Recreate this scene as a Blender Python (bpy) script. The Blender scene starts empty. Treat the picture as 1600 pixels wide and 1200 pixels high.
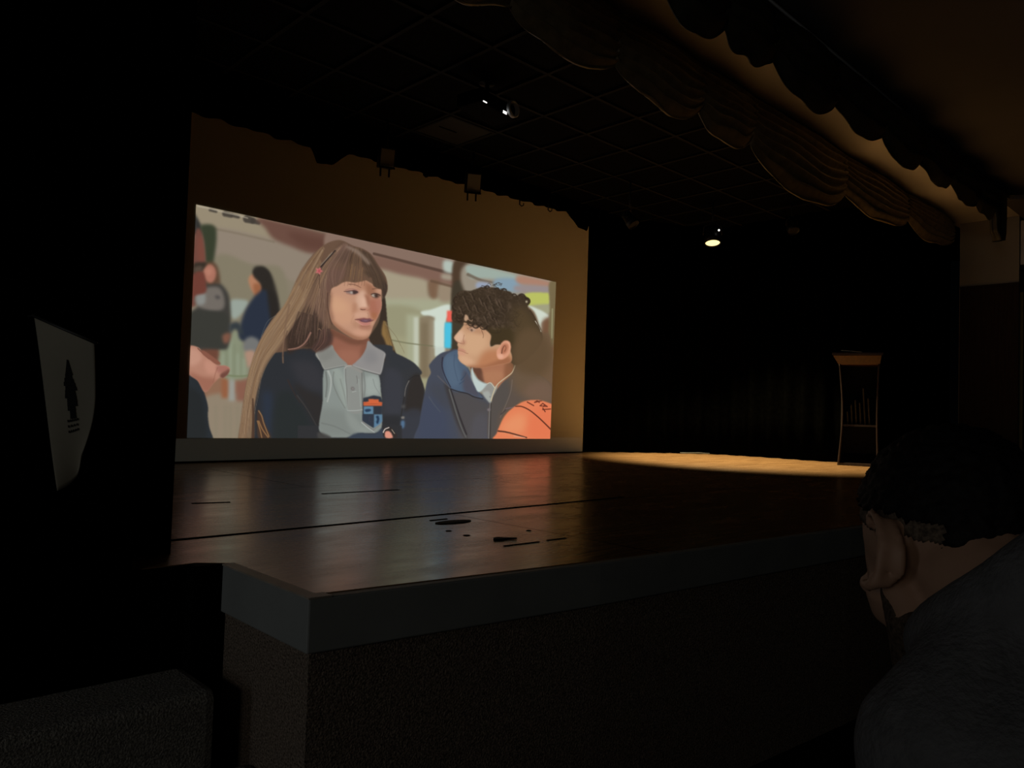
import bpy, bmesh, math, random
import numpy as np
from mathutils import Vector, Matrix, noise

# ------------------------------------------------------------------ camera
def unit(v): return v/np.linalg.norm(v)
FOC = 1186.0                                   # focal length in pixels at 1600 wide
_vx = unit(np.array([1228., 84., FOC]))        # direction of the stage width seen by the lens
_vy = np.array([-1145., 8., FOC]); _vy = unit(_vy-_vx*_vx.dot(_vy))
_vz = np.cross(_vx, _vy); _vz = -_vz if _vz[1] > 0 else _vz
RW = np.stack([_vx, _vy, _vz])                 # lens frame -> stage frame
EYE = np.array([0, 0, .43])                    # the stage boards are z = 0
cam_d = bpy.data.cameras.new('camera'); cam = bpy.data.objects.new('camera', cam_d)
bpy.context.scene.collection.objects.link(cam)
cam_d.sensor_width = 36; cam_d.lens = 36*FOC/1600; cam_d.clip_start = .02; cam_d.clip_end = 100
m = np.eye(4); m[:3, 0] = RW[:, 0]; m[:3, 1] = -RW[:, 1]; m[:3, 2] = -RW[:, 2]; m[:3, 3] = EYE
cam.matrix_world = Matrix(m.tolist())
SC = bpy.context.scene; SC.camera = cam

# ------------------------------------------------------------------ world, view, lights
w = bpy.data.worlds.new('world'); SC.world = w; w.use_nodes = True
w.node_tree.nodes['Background'].inputs[0].default_value = (.5, .6, .7, 1)
w.node_tree.nodes['Background'].inputs[1].default_value = .0006
SC.view_settings.view_transform = 'Standard'; SC.view_settings.look = 'None'
SC.view_settings.exposure = 0; SC.view_settings.gamma = 1; SC.view_settings.use_curve_mapping = False

def light(name, kind, loc, to, col, energy, **kw):
    d = bpy.data.lights.new(name, kind); d.color = col; d.energy = energy
    for k, v in kw.items(): setattr(d, k, v)
    o = bpy.data.objects.new(name, d); SC.collection.objects.link(o); o.location = loc
    o.rotation_euler = (Vector(to)-Vector(loc)).to_track_quat('-Z', 'Y').to_euler()
    return o
LAMP = (7.2, 4.4, 2.33)
# the one stage lamp that is on, straight down
light('stage_lamp_light', 'SPOT', (LAMP[0]-.02, LAMP[1]-.02, LAMP[2]-.07), (LAMP[0]+.12, LAMP[1]-.30, 0), (1, .80, .44), 800, spot_size=math.radians(82), spot_blend=.6, shadow_soft_size=.03)
# added faint grey fill from the left of the seats, source unseen
light('left_fill_light', 'AREA', (-4.5, 1.75, .5), (1, 1.6, -.1), (.9, .96, 1), 7, shape='RECTANGLE', size=.8, size_y=2.0)
# added dim warm fill from the left of the hall, source unseen
light('hall_fill_light', 'AREA', (-4.2, -.9, 1.4), (.8, 1.2, .1), (1, .93, .8), 8, shape='RECTANGLE', size=1.2, size_y=.6)

# ------------------------------------------------------------------ helpers
C = SC.collection
def obj(name, bm, mat=None, parent=None, smooth=False):
    me = bpy.data.meshes.new(name)
    bmesh.ops.recalc_face_normals(bm, faces=bm.faces)
    bm.to_mesh(me); bm.free()
    if smooth: me.shade_smooth()
    o = bpy.data.objects.new(name, me); C.objects.link(o)
    if mat: me.materials.append(mat)
    if parent: o.parent = parent
    return o
def tag(o, label, cat, group=None):
    o['label'] = label; o['category'] = cat
    if group: o['group'] = group
    return o
def thing(name, loc, label, cat, rz=0, group=None):
    o = bpy.data.objects.new(name, None); C.objects.link(o); o.location = loc; o.rotation_euler = (0, 0, rz)
    o.empty_display_size = .1
    return tag(o, label, cat, group)
def struct(name, bm, mat, parent=None, smooth=False):
    o = obj(name, bm, mat, parent, smooth)
    if not parent: o['kind'] = 'structure'
    return o
def copy_tree(o, parent=None):
    c = o.copy(); C.objects.link(c)
    if parent: c.parent = parent
    for ch in list(o.children): copy_tree(ch, c)
    return c
def box(bm, x0, x1, y0, y1, z0, z1, bev=0, M=None):
    r = bmesh.ops.create_cube(bm, size=1)
    vs = r['verts']
    for v in vs:
        v.co = Vector(((x0+x1)/2+v.co.x*(x1-x0), (y0+y1)/2+v.co.y*(y1-y0), (z0+z1)/2+v.co.z*(z1-z0)))
    if bev:
        es = list({e for v in vs for e in v.link_edges})
        rr = bmesh.ops.bevel(bm, geom=es, offset=bev, segments=2, profile=.6, affect='EDGES')
        vs = [v for v in rr['verts']]
        if M:
            allv = {v for f in rr['faces'] for v in f.verts}
            vs = allv
    if M:
        for v in set(vs): v.co = M @ v.co
    return bm
def bx(*a, **k): return box(bmesh.new(), *a, **k)
def prism(bm, poly2, z0, z1):
    b = [bm.verts.new((p[0], p[1], z0)) for p in poly2]; t = [bm.verts.new((p[0], p[1], z1)) for p in poly2]
    n = len(b); bm.faces.new(b[::-1]); bm.faces.new(t)
    for i in range(n): bm.faces.new((b[i], b[(i+1) % n], t[(i+1) % n], t[i]))
    return bm
def lathe(bm, prof, seg=24, M=None, cap=True):
    rings = []
    for r, z in prof:
        rings.append([bm.verts.new((r*math.cos(2*math.pi*i/seg), r*math.sin(2*math.pi*i/seg), z)) for i in range(seg)])
    for a, b in zip(rings, rings[1:]):
        for i in range(seg): bm.faces.new((a[i], a[(i+1) % seg], b[(i+1) % seg], b[i]))
    if cap: bm.faces.new(rings[0][::-1]); bm.faces.new(rings[-1])
    if M:
        for R in rings:
            for v in R: v.co = M @ v.co
    return bm
def tube(bm, pts, r, seg=8):
    P = [Vector(p) for p in pts]; rings = []
    for i, p in enumerate(P):
        t = (P[min(i+1, len(P)-1)]-P[max(i-1, 0)]).normalized()
        a = t.cross(Vector((0, 0, 1)));  a = t.cross(Vector((1, 0, 0))) if a.length < .05 else a
        a.normalize(); b = t.cross(a)
        rings.append([bm.verts.new(p+r*(math.cos(2*math.pi*k/seg)*a+math.sin(2*math.pi*k/seg)*b)) for k in range(seg)])
    for A, B in zip(rings, rings[1:]):
        for k in range(seg): bm.faces.new((A[k], A[(k+1) % seg], B[(k+1) % seg], B[k]))
    bm.faces.new(rings[0][::-1]); bm.faces.new(rings[-1])
    return bm
def grid(bm, nu, nv, f):
    V = [[bm.verts.new(f(i/nu, j/nv)) for j in range(nv+1)] for i in range(nu+1)]
    for i in range(nu):
        for j in range(nv): bm.faces.new((V[i][j], V[i+1][j], V[i+1][j+1], V[i][j+1]))
    return bm
def solid(o, t, off=0):
    md = o.modifiers.new('thick', 'SOLIDIFY'); md.thickness = t; md.offset = off; return o

# ------------------------------------------------------------------ materials
def mat(name, col, rough=.6, spec=.5, metal=0, noise_amt=0, scale=8, bump=0, bscale=60, stretch=None, emit=None, est=1, spot=None):
    M = bpy.data.materials.new(name); M.use_nodes = True
    nt = M.node_tree; N = nt.nodes; L = nt.links; b = N['Principled BSDF']
    b.inputs['Base Color'].default_value = (*col, 1); b.inputs['Roughness'].default_value = rough
    b.inputs['Specular IOR Level'].default_value = spec; b.inputs['Metallic'].default_value = metal
    tc = N.new('ShaderNodeTexCoord'); mp = N.new('ShaderNodeMapping'); L.new(tc.outputs['Object'], mp.inputs[0])
    if stretch: mp.inputs['Scale'].default_value = stretch
    if noise_amt:
        n = N.new('ShaderNodeTexNoise'); n.inputs['Scale'].default_value = scale; n.inputs['Detail'].default_value = 6
        r = N.new('ShaderNodeValToRGB'); L.new(mp.outputs[0], n.inputs[0]); L.new(n.outputs[0], r.inputs[0])
        e = r.color_ramp.elements; e[0].position = .3; e[1].position = .7
        e[0].color = (*[c*(1-noise_amt) for c in col], 1); e[1].color = (*[min(1, c*(1+noise_amt)) for c in col], 1)
        L.new(r.outputs[0], b.inputs['Base Color'])
    if bump:
        n = N.new('ShaderNodeTexNoise'); n.inputs['Scale'].default_value = bscale; n.inputs['Detail'].default_value = 4
        bp = N.new('ShaderNodeBump'); bp.inputs['Strength'].default_value = bump; bp.inputs['Distance'].default_value = .01
        L.new(mp.outputs[0], n.inputs[0]); L.new(n.outputs[0], bp.inputs['Height']); L.new(bp.outputs[0], b.inputs['Normal'])
    if emit:
        b.inputs['Emission Color'].default_value = (*emit, 1); b.inputs['Emission Strength'].default_value = est
    return M

def floor_mat():
    M = mat('stage_boards', (.3, .17, .075), .3)
    nt = M.node_tree; N = nt.nodes; L = nt.links; b = N['Principled BSDF']
    tc = N.new('ShaderNodeTexCoord')
    mp = N.new('ShaderNodeMapping'); mp.inputs['Scale'].default_value = (.9, 16, 1); L.new(tc.outputs['Object'], mp.inputs[0])
    n = N.new('ShaderNodeTexNoise'); n.inputs['Scale'].default_value = 3; n.inputs['Detail'].default_value = 8; n.inputs['Roughness'].default_value = .65
    L.new(mp.outputs[0], n.inputs[0])
    r = N.new('ShaderNodeValToRGB'); e = r.color_ramp.elements
    e[0].position = .25; e[0].color = (.17, .085, .035, 1); e[1].position = .75; e[1].color = (.40, .235, .105, 1)
    L.new(n.outputs[0], r.inputs[0])
    # narrow boards, laid along the stage
    mb = N.new('ShaderNodeMapping'); mb.inputs['Location'].default_value = (.4, -.01, 0); L.new(tc.outputs['Object'], mb.inputs[0])
    br = N.new('ShaderNodeTexBrick'); br.inputs['Scale'].default_value = 1; br.inputs['Brick Width'].default_value = 2.44; br.inputs['Row Height'].default_value = 1.22
    br.inputs['Mortar Size'].default_value = .0055; br.inputs['Mortar Smooth'].default_value = .1; br.inputs['Bias'].default_value = 0
    br.inputs['Color1'].default_value = (.92, .92, .92, 1); br.inputs['Color2'].default_value = (1, 1, 1, 1); br.inputs['Mortar'].default_value = (.12, .1, .08, 1)
    L.new(mb.outputs[0], br.inputs[0])
    # scuffs
    n2 = N.new('ShaderNodeTexNoise'); n2.inputs['Scale'].default_value = 2.2; n2.inputs['Detail'].default_value = 7; n2.inputs['Roughness'].default_value = .7
    mp2 = N.new('ShaderNodeMapping'); mp2.inputs['Scale'].default_value = (1, 2.6, 1); L.new(tc.outputs['Object'], mp2.inputs[0]); L.new(mp2.outputs[0], n2.inputs[0])
    mx = N.new('ShaderNodeMixRGB'); mx.blend_type = 'MULTIPLY'; mx.inputs[0].default_value = 1
    L.new(r.outputs[0], mx.inputs[1]); L.new(br.outputs[0], mx.inputs[2]); L.new(mx.outputs[0], b.inputs['Base Color'])
    sp = N.new('ShaderNodeMapRange'); sp.inputs[3].default_value = .5; sp.inputs[4].default_value = .02
    L.new(br.outputs['Fac'], sp.inputs[0]); L.new(sp.outputs[0], b.inputs['Specular IOR Level'])
    mr = N.new('ShaderNodeMapRange'); mr.inputs[1].default_value = .3; mr.inputs[2].default_value = .75; mr.inputs[3].default_value = .19; mr.inputs[4].default_value = .33
    L.new(n2.outputs[0], mr.inputs[0]); L.new(mr.outputs[0], b.inputs['Roughness'])
    # fine wavy surface
    mp3 = N.new('ShaderNodeMapping'); mp3.inputs['Scale'].default_value = (6, 60, 1); L.new(tc.outputs['Object'], mp3.inputs[0])
    n3 = N.new('ShaderNodeTexNoise'); n3.inputs['Scale'].default_value = 1; n3.inputs['Detail'].default_value = 4; L.new(mp3.outputs[0], n3.inputs[0])
    bp = N.new('ShaderNodeBump'); bp.inputs['Strength'].default_value = .07; bp.inputs['Distance'].default_value = .002
    L.new(n3.outputs[0], bp.inputs['Height']); L.new(bp.outputs[0], b.inputs['Normal'])
    return M
FLOOR = floor_mat()
VELVET = mat('black_velvet', (.0007, .0007, .0006), .95, .0, noise_amt=.3, scale=20)
BLACKPAINT = mat('black_paint', (.0015, .0015, .0015), .8, .05)
BLACKMETAL = mat('black_metal', (.012, .012, .012), .45, .4)
TBAR = mat('grid_bar', (.014, .013, .011), .7, .1)
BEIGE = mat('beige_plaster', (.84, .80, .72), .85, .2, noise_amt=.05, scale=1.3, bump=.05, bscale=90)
BEIGEW = mat('dim_beige_wall', (.40, .37, .31), .85, .2, noise_amt=.05, scale=1.3, bump=.05, bscale=90)  # beige copy darkened for the dimmer light on the jamb
BEIGEC = mat('dim_beige_ceiling', (.145, .135, .125), .85, .2, noise_amt=.12, scale=.9, bump=.05, bscale=90)  # beige copy darkened for the weak light on the hall ceiling
WAINSCOT = mat('brown_wood_panel', (.035, .016, .006), .5, .25, noise_amt=.4, scale=3, stretch=(20, 20, 1))
SCREENM = mat('cream_screen', (.74, .70, .60), .9, .1)
BARM = mat('frame_bar_glow', (.74, .70, .60), .9, .1, emit=(.0105, .0105, .0085), est=1)  # faint emission stands in for projector glow on the sheet
LIPM = mat('grey_painted_edge', (.29, .31, .31), .55, .3, noise_amt=.08, scale=6)
LIPTOP = mat('worn_edge_top', (.40, .36, .31), .45, .4, noise_amt=.2, scale=9)
CARPET = mat('brown_carpet', (.23, .185, .15), .95, .05, noise_amt=.75, scale=190, bump=.8, bscale=200)
CARPETD = mat('dark_carpet', (.30, .29, .27), .95, .05, noise_amt=.6, scale=190, bump=.8, bscale=200)
BLACKCARPET = mat('black_carpet', (.008, .008, .008), .95, .05)
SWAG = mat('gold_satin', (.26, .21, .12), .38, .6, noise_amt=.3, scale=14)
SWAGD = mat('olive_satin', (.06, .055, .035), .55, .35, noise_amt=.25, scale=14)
WOODO = mat('bounce_lit_wood', (.08, .034, .012), .4, .4, noise_amt=.25, scale=4, stretch=(14, 14, 1))  # brighter orange holds the floor bounce under the lectern top
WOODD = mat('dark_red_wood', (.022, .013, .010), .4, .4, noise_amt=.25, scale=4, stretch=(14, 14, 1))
PAPER = mat('white_paper', (.8, .8, .78), .8, .2)
GREYF = mat('grey_folder', (.045, .043, .038), .7, .1)
BANNERM = mat('cream_cloth', (.27, .25, .20), .9, .1, noise_amt=.1, scale=5)
INK = mat('dark_print', (.012, .012, .012), .8, .1)
GREYTILE = mat('grey_diffuser', (.032, .032, .027), .6, .15)
JOINT = mat('open_joint', (.004, .003, .003), .95, .0)
TAPE = mat('black_tape', (.008, .007, .006), .75, .15)
SKIN = mat('skin', (.36, .21, .14), .55, .35, noise_amt=.08, scale=30)
HAIR = mat('black_hair', (.006, .005, .005), .7, .15, noise_amt=.5, scale=160)
BEARD = mat('short_beard', (.06, .042, .03), .9, .05, noise_amt=.6, scale=260)
HOODIE = mat('grey_hoodie_fleece', (.11, .11, .115), .95, .05, noise_amt=.15, scale=60, bump=.35, bscale=220)
JEANS = mat('dark_denim', (.02, .025, .035), .9, .1)
SHOE = mat('black_rubber', (.012, .012, .012), .6, .3)
SEAT = mat('dark_upholstery', (.02, .016, .014), .9, .1)
OLIVE = mat('olive_door_paint', (.34, .29, .11), .6, .3)
WHITEM = mat('pale_grey_metal', (.66, .68, .70), .45, .4)
GLOW = mat('lamp_lens', (1, .9, .6), .3, .2, emit=(1, .82, .36), est=1.5)
GLINT = mat('white_gleam', (1, 1, 1), .3, .2, emit=(1, 1, .97), est=1.4)  # emissive white for the fixture's gleams and the lamp's glint

# ------------------------------------------------------------------ the stage and the room
FRONT = [(.876, 1.54), (1.755, 1.42), (3.2, 1.28), (5.0, 1.18), (7.0, 1.13), (9.5, 1.11), (11.5, 1.11)]
def inset(d): return [(.876+d, 2.0)]+[(FRONT[0][0]+d, FRONT[0][1]+d)]+[(x, y+d) for x, y in FRONT[1:]]
bm = bmesh.new()
prism(bm, inset(.03)+[(11.5, 6.3), (-2.2, 6.3), (-2.2, 2.06), (.83, 2.06), (.906, 2.0)][0:], -.06, 0)
struct('floor', bm, FLOOR)
# open joints between the stage panels
def joint(name, a, b, wd):
    (x0, y0), (x1, y1) = a, b; d = Vector((x1-x0, y1-y0)).normalized(); n = Vector((-d.y, d.x))*wd/2
    struct(name, prism(bmesh.new(), [(x0+n.x, y0+n.y), (x0-n.x*.7, y0-n.y*.7), (x1-n.x, y1-n.y), (x1+n.x*.7, y1+n.y*.7)], .0003, .0014), JOINT)
joint('trim_9', (.83, 2.424), (3.25, 2.492), .026)
joint('trim_10', (1.95, 3.34), (2.40, 3.33), .026)
joint('trim_11', (1.286, 3.268), (1.44, 3.24), .03)
# painted edge board of the stage: side piece then the long front
def edge_run(path_o, path_i, z0, z1):
    b = bmesh.new()
    n = len(path_o); V = []
    for (xo, yo), (xi, yi) in zip(path_o, path_i):
        V.append([b.verts.new((xo, yo, z0)), b.verts.new((xo, yo, z1)), b.verts.new((xi, yi, z1)), b.verts.new((xi, yi, z0))])
    for i in range(n-1):
        for k in range(4): b.faces.new((V[i][k], V[i+1][k], V[i+1][(k+1) % 4], V[i][(k+1) % 4]))
    b.faces.new(V[0]); b.faces.new(V[-1][::-1]); return b
e = struct('trim_1', edge_run(inset(0), inset(.0295), -.125, -.002), LIPM)
md = e.modifiers.new('bevel', 'BEVEL'); md.width = .004; md.segments = 2
struct('trim_2', edge_run(inset(-.001)[:2]+[(.93, 1.532)], inset(.032)[:2]+[(.93, 1.57)], -.003, .0012), LIPTOP)
struct('wall_stage_front', edge_run(inset(.014)[:1]+inset(.014)[1:], inset(.06), -.8, -.128), CARPET)
struct('wall_stage_side', bx(-2.2, .885, 2.07, 2.12, -.8, -.062), BLACKCARPET)
bm = bmesh.new()                                # black cheek block where the edge board stops
box(bm, .80, .905, 2.003, 2.075, -.8, -.001, .012)
struct('trim_3', bm, BLACKPAINT)
struct('trim_8', bx(-2.2, .799, 2.050, 2.0595, -.8, -.002), BLACKPAINT)
# carpeted steps up the side of the stage
st = bmesh.new(); box(st, -2.2, .798, 1.82, 2.048, -.8, -.262, .022); struct('floor_step_upper', st, CARPETD)
st = bmesh.new(); box(st, -2.2, .885, 1.50, 1.818, -.8, -.455, .022); struct('floor_step_lower', st, CARPETD)
struct('floor_hall', bx(-6, 12, -4, 2.2, -.85, -.8), BLACKCARPET)

# proscenium: left wall (dark), header soffit, right jamb
struct('wall_left', prism(bmesh.new(), [(-6, 2.04), (.66, 2.04), (.66, 2.22), (.82, 2.22), (.82, 2.40), (-6, 2.40)], -.8, 2.719), VELVET)
struct('wall_back', bx(-2.3, 12, 6.3, 6.4, -.1, 3.0), BLACKPAINT)
struct('ceiling', bx(-2.3, 12, 2.70, 6.3, 2.80, 2.9), BLACKPAINT)
struct('ceiling_soffit', bx(-6, 12, 2.07, 2.70, 2.72, 2.95), BEIGE)
struct('ceiling_hall', bx(-6, 12, -4, 2.07, 2.725, 2.85), BEIGEC)
struct('wall_right', bx(9.5, 12, 2.07, 2.64, -.8, 2.72), BEIGEW)
bm = bmesh.new(); box(bm, 9.482, 9.4995, 2.068, 2.63, -.06, 1.97); struct('trim_4', bm, WAINSCOT)
bm = bmesh.new(); box(bm, 9.478, 9.4995, 2.067, 2.631, 1.971, 2.0); struct('trim_5', bm, WAINSCOT)
bm = bmesh.new(); box(bm, 8.66, 12, 1.80, 2.04, 2.685, 2.724, .008); struct('trim_6', bm, BEIGEC)
# suspended ceiling bars over the stage
g = bmesh.new()
for k in range(-12, 15):
    x = 4.25+.52*k
    if -2 < x < 11.5: box(g, x-.014, x+.014, 2.72, 6.28, 2.783, 2.7995)
for k in range(-3, 4):
    y = 4.67+.53*k
    if y < 6.2: box(g, -2.2, 11.8, y-.014, y+.014, 2.7835, 2.7999)
struct('trim_7', g, TBAR)

# ------------------------------------------------------------------ curtains
def pleats(path, z0, z1, amp, pitch, nz=6, wob=.3, seed=1):
    """hanging cloth along a floor path"""
    P = [Vector((x, y)) for x, y in path]; seg = []; tot = 0
    for a, b in zip(P, P[1:]): seg.append((tot, a, b)); tot += (b-a).length
    n = int(tot/pitch*10)
    def at(t):
        s = t*tot
        for (s0, a, b) in reversed(seg):
            if s >= s0-1e-9:
                u = min(1, (s-s0)/(b-a).length); return a.lerp(b, u), (b-a).normalized(), s
    def f(u, v):
        p, d, s = at(u); nrm = Vector((-d.y, d.x))
        o = amp*math.sin(2*math.pi*s/pitch+1.2*noise.noise(Vector((s*.7, seed, 0))))*(.75+.25*v)
        o += amp*wob*noise.noise(Vector((s*3, v*1.5, seed)))
        return (p.x+nrm.x*o, p.y+nrm.y*o, z1+(z0-z1)*v)
    return grid(bmesh.new(), n, nz, f)
rc = obj('side_curtain', pleats([(6.78, 5.80), (7.85, 5.26), (8.28, 4.90), (8.33, 4.3), (8.3, 3.75), (8.42, 3.2), (9.0, 2.78), (9.46, 2.72)], .012, 2.79, .04, .22, seed=3), VELVET, smooth=True)
solid(rc, .012); tag(rc, 'black pleated stage curtain right of the screen, behind the lectern', 'curtain')
lc = obj('leg_curtain', pleats([(-2.0, 2.78), (.84, 2.74)], .012, 2.79, .03, .2, seed=7), VELVET, smooth=True)
solid(lc, .012); tag(lc, 'black side curtain at the left end of the stage', 'curtain')
# black border cloth across the top of the screen, with a drooping corner at each end
def border():
    ctl = [(1.2, 2.43), (2.9, 2.46), (2.98, 2.36), (3.1, 2.36), (3.25, 2.50), (3.5, 2.52), (4.9, 2.575), (6.14, 2.632), (6.24, 2.53), (6.42, 2.49), (6.52, 2.60), (6.62, 2.64), (7.0, 2.66)]
    def zb(x):
        for (a, za), (b, zb_) in zip(ctl, ctl[1:]):
            if a <= x <= b: return za+(zb_-za)*(x-a)/(b-a)
        return ctl[-1][1]
    def f(u, v):
        x = 1.2+5.8*u; y = 5.33+.05*(x-2.0)+.018*math.sin(x*34)*(.4+.6*v)
        z0 = zb(x)+.006*math.sin(x*21)
        return (x, y, 2.79+(z0-2.79)*v)
    return grid(bmesh.new(), 420, 8, f)
bc = obj('border_curtain', border(), VELVET, smooth=True); solid(bc, .01)
tag(bc, 'black border cloth hanging along the top of the cream screen', 'curtain')

# swagged valances: each a rail, swags and end tails
def swag(x0, x1, yv, ztop, drop, bulge, folds, seed, base=.66):
    def f(u, v):
        s = 4*u*(1-u); x = x0+(x1-x0)*(.5+(u-.5)*(1+.06*s*v))
        z = ztop-.02*v-drop*v*(base+(1-base)*s**.7*(1+.25*noise.noise(Vector((u*3, seed, 1)))))
        wv = math.sin(folds*2*math.pi*v+2.4*noise.noise(Vector((u*3+seed, v*2, 0))))
        y = yv-bulge*math.sin(math.pi*min(1, v*1.02))**.7*(.35+.65*s)-.022*wv*(.5+.5*s)*(1-.2*v)
        z += .018*wv*s+.012*noise.noise(Vector((u*5, v*6, seed)))
        return (x+.012*noise.noise(Vector((u*4, v*5, seed+9))), y, z)
    return grid(bmesh.new(), 44, 60, f)
def tail(x, yv, ztop, wd, ln, seed):
    def f(u, v):
        a = u*2*math.pi; t = (1-v)**.6 if v > .55 else 1-.15*v
        r = wd*.5*(.5+.5*t) if v < .9 else wd*.5*max(.12, (1-v)*4)
        k = 1+.18*math.sin(5*a+seed)
        return (x+r*k*math.cos(a), yv+.05*k*math.sin(a), ztop-ln*v)
    b = grid(bmesh.new(), 30, 14, f); bmesh.ops.remove_doubles(b, verts=b.verts, dist=.0005); return b
def valance(label, xs, yv, ztop, drops, bulge, m, folds, tails, seed, x_left, edge=False):
    t = thing('swag_valance', (xs[0], yv, ztop), label, 'curtain valance')
    inv = Matrix.Translation((-xs[0], -yv, -ztop))
    def put(n, b):
        b.transform(inv); o = obj(n, b, m, t, True); return o
    rb = bmesh.new(); box(rb, x_left, xs[-1]+.02, yv-.018, yv+.018, ztop-.07, ztop-.001, .006); put('rail_band', rb)
    if edge:
        rb = bmesh.new(); box(rb, x_left, xs[-1]+.5, yv-.075, yv-.066, ztop-.014, ztop+.003); put('rail_edge', rb).data.materials[0] = WHITEM
    for i, (a, b) in enumerate(zip(xs, xs[1:])):
        o = put('swag', swag(a-.03, b+.03, yv-.028-.006*(i % 2), ztop-.004, drops[i], bulge, folds, seed+i*3.1)); solid(o, .004)
    for i, (x, wd, ln) in enumerate(tails):
        put('tail', tail(x, yv-.06, ztop-.03, wd, ln, seed+i))
    return t
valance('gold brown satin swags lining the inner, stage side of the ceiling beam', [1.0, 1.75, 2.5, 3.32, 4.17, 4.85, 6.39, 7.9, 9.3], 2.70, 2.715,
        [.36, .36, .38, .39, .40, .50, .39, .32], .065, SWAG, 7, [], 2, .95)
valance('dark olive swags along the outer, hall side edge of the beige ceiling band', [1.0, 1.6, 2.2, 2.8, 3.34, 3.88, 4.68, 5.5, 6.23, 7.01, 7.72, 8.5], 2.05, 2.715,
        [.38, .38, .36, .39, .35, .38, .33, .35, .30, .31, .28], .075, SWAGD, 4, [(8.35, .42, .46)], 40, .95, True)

# ------------------------------------------------------------------ lights and gear overhead
def rot_to(loc, to):
    q = (Vector(to)-Vector(loc)).to_track_quat('-Z', 'Y'); return Matrix.Translation(loc) @ q.to_matrix().to_4x4()
def lantern(loc, to, zceil, label, group=None, face=None, name='stage_light', r=.075, ln=.2, glow=None):
    """a can lamp on a yoke and drop rod; its mouth faces `to`"""
    t = thing(name, loc, label, 'stage light', group=group)
    A = Matrix.Translation(-Vector(loc)) @ rot_to(loc, to)
    obj('housing', lathe(bmesh.new(), [(r*.55, ln), (r*.8, ln*.93), (r*.86, ln*.5), (r, ln*.35), (r, -.0), (r*.93, 0), (r*.93, .035)], 28, A), BLACKMETAL, t, True)
    obj('lens', lathe(bmesh.new(), [(r*.9, .012), (r*.9, .02)], 28, A), glow or face or BLACKMETAL, t)
    yk = bmesh.new(); ax = A.to_3x3() @ Vector((1, 0, 0)); c = A @ Vector((0, 0, ln*.5))
    top = Vector((c.x, c.y, c.z+r*1.75))
    tube(yk, [c+ax*(r*1.12), c+ax*(r*1.12)+Vector((0, 0, r*1.1)), top, c-ax*(r*1.12)+Vector((0, 0, r*1.1)), c-ax*(r*1.12)], .008, 8)
    obj('yoke', yk, BLACKMETAL, t, True)
    rd = bmesh.new(); tube(rd, [top, (top.x, top.y, zceil-loc[2]-.001)], .009, 8); obj('drop_rod', rd, BLACKMETAL, t, True)
    return t
sl = lantern(LAMP, (LAMP[0]-.5, LAMP[1]-.42, 0), 2.8, 'lit stage lamp glowing warm yellow in front of the black curtain', r=.085, ln=.20, glow=GLOW)
glint = bmesh.new(); bmesh.ops.create_uvsphere(glint, u_segments=10, v_segments=8, radius=.011, matrix=Matrix.Translation((-.02, -.085, .13)))  # small emissive ball standing in for a reflection on the lamp
obj('lamp_glint', glint, GLINT, sl, True)
GREYLENS = mat('grey_lens', (.75, .70, .52), .6, .3)
def flood(loc, to, zceil, label, w2, h2):
    """a square-faced floodlight on a drop rod, barn-door tabs below"""
    t = thing('flood_light', loc, label, 'stage light', group='unlit square floodlights')
    A = Matrix.Translation(-Vector(loc)) @ rot_to(loc, to)
    b = bmesh.new(); box(b, -w2, w2, -h2, h2, .0, .10, .008, A); obj('housing', b, BLACKMETAL, t)
    b = bmesh.new(); box(b, -w2*.84, w2*.84, -h2*.84, h2*.84, -.004, -.0002, 0, A); obj('lens', b, GREYLENS, t)
    for lo, hi in ((-1.06, -.92), (.92, 1.06)):
        b = bmesh.new(); box(b, -w2, w2, h2*lo, h2*hi, -.02, -.0045, 0, A); obj('rim', b, TBAR, t)
    c = A @ Vector((0, 0, .05))
    b = bmesh.new(); tube(b, [(c.x, c.y, c.z+h2*.8), (c.x, c.y, zceil-loc[2]-.001)], .010, 8); obj('drop_rod', b, BLACKMETAL, t, True)
    for s in (-.5, .6):
        q = A @ Vector((w2*s, -h2, .05))
        b = bmesh.new(); tube(b, [(q.x, q.y, q.z+.01), (q.x, q.y, q.z-.07)], .008, 6); obj('tab', b, BLACKMETAL, t, True)
    return t
flood((3.47, 5.14, 2.47), (2.5, 2.6, 1.9), 2.8, 'dark square floodlight above the left half of the film picture', .065, .08)
flood((4.42, 5.16, 2.49), (2.9, 2.6, 1.7), 2.8, 'square floodlight with pale face above the middle of the screen', .07, .09)
lantern((6.06, 4.6, 2.34), (6.3, 3.6, 1.0), 2.8, 'unlit stage light left of the glowing lamp, over the screen\'s right edge', 'unlit stage lights', r=.06, ln=.16)
lantern((7.75, 3.75, 2.47), (7.3, 3.0, 1.0), 2.8, 'unlit stage light right of the glowing lamp, nearly lost in the dark', 'unlit stage lights', r=.06, ln=.16)
# hooks hung on the border cloth's batten
for i, (x, z, ln) in enumerate(((4.02, 2.56, .05), (5.28, 2.60, .07), (5.72, 2.62, .05))):
    hb = bmesh.new(); y = 5.28+.05*(x-2)
    tube(hb, [(x, y, 2.799), (x, y, z-ln), (x+.02, y-.01, z-ln-.015), (x+.045, y-.01, z-ln), (x+.045, y-.01, z-ln+.02)], .007, 6)
    h = obj('batten_hook', hb, BLACKMETAL, smooth=True)
    tag(h, ('small black hook under the border cloth, left of the pale-faced light', 'small black hook under the border cloth, right of the pale-faced light', 'small black hook nearest the border cloth\'s right corner')[i], 'hook', 'hooks along the border cloth')
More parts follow.
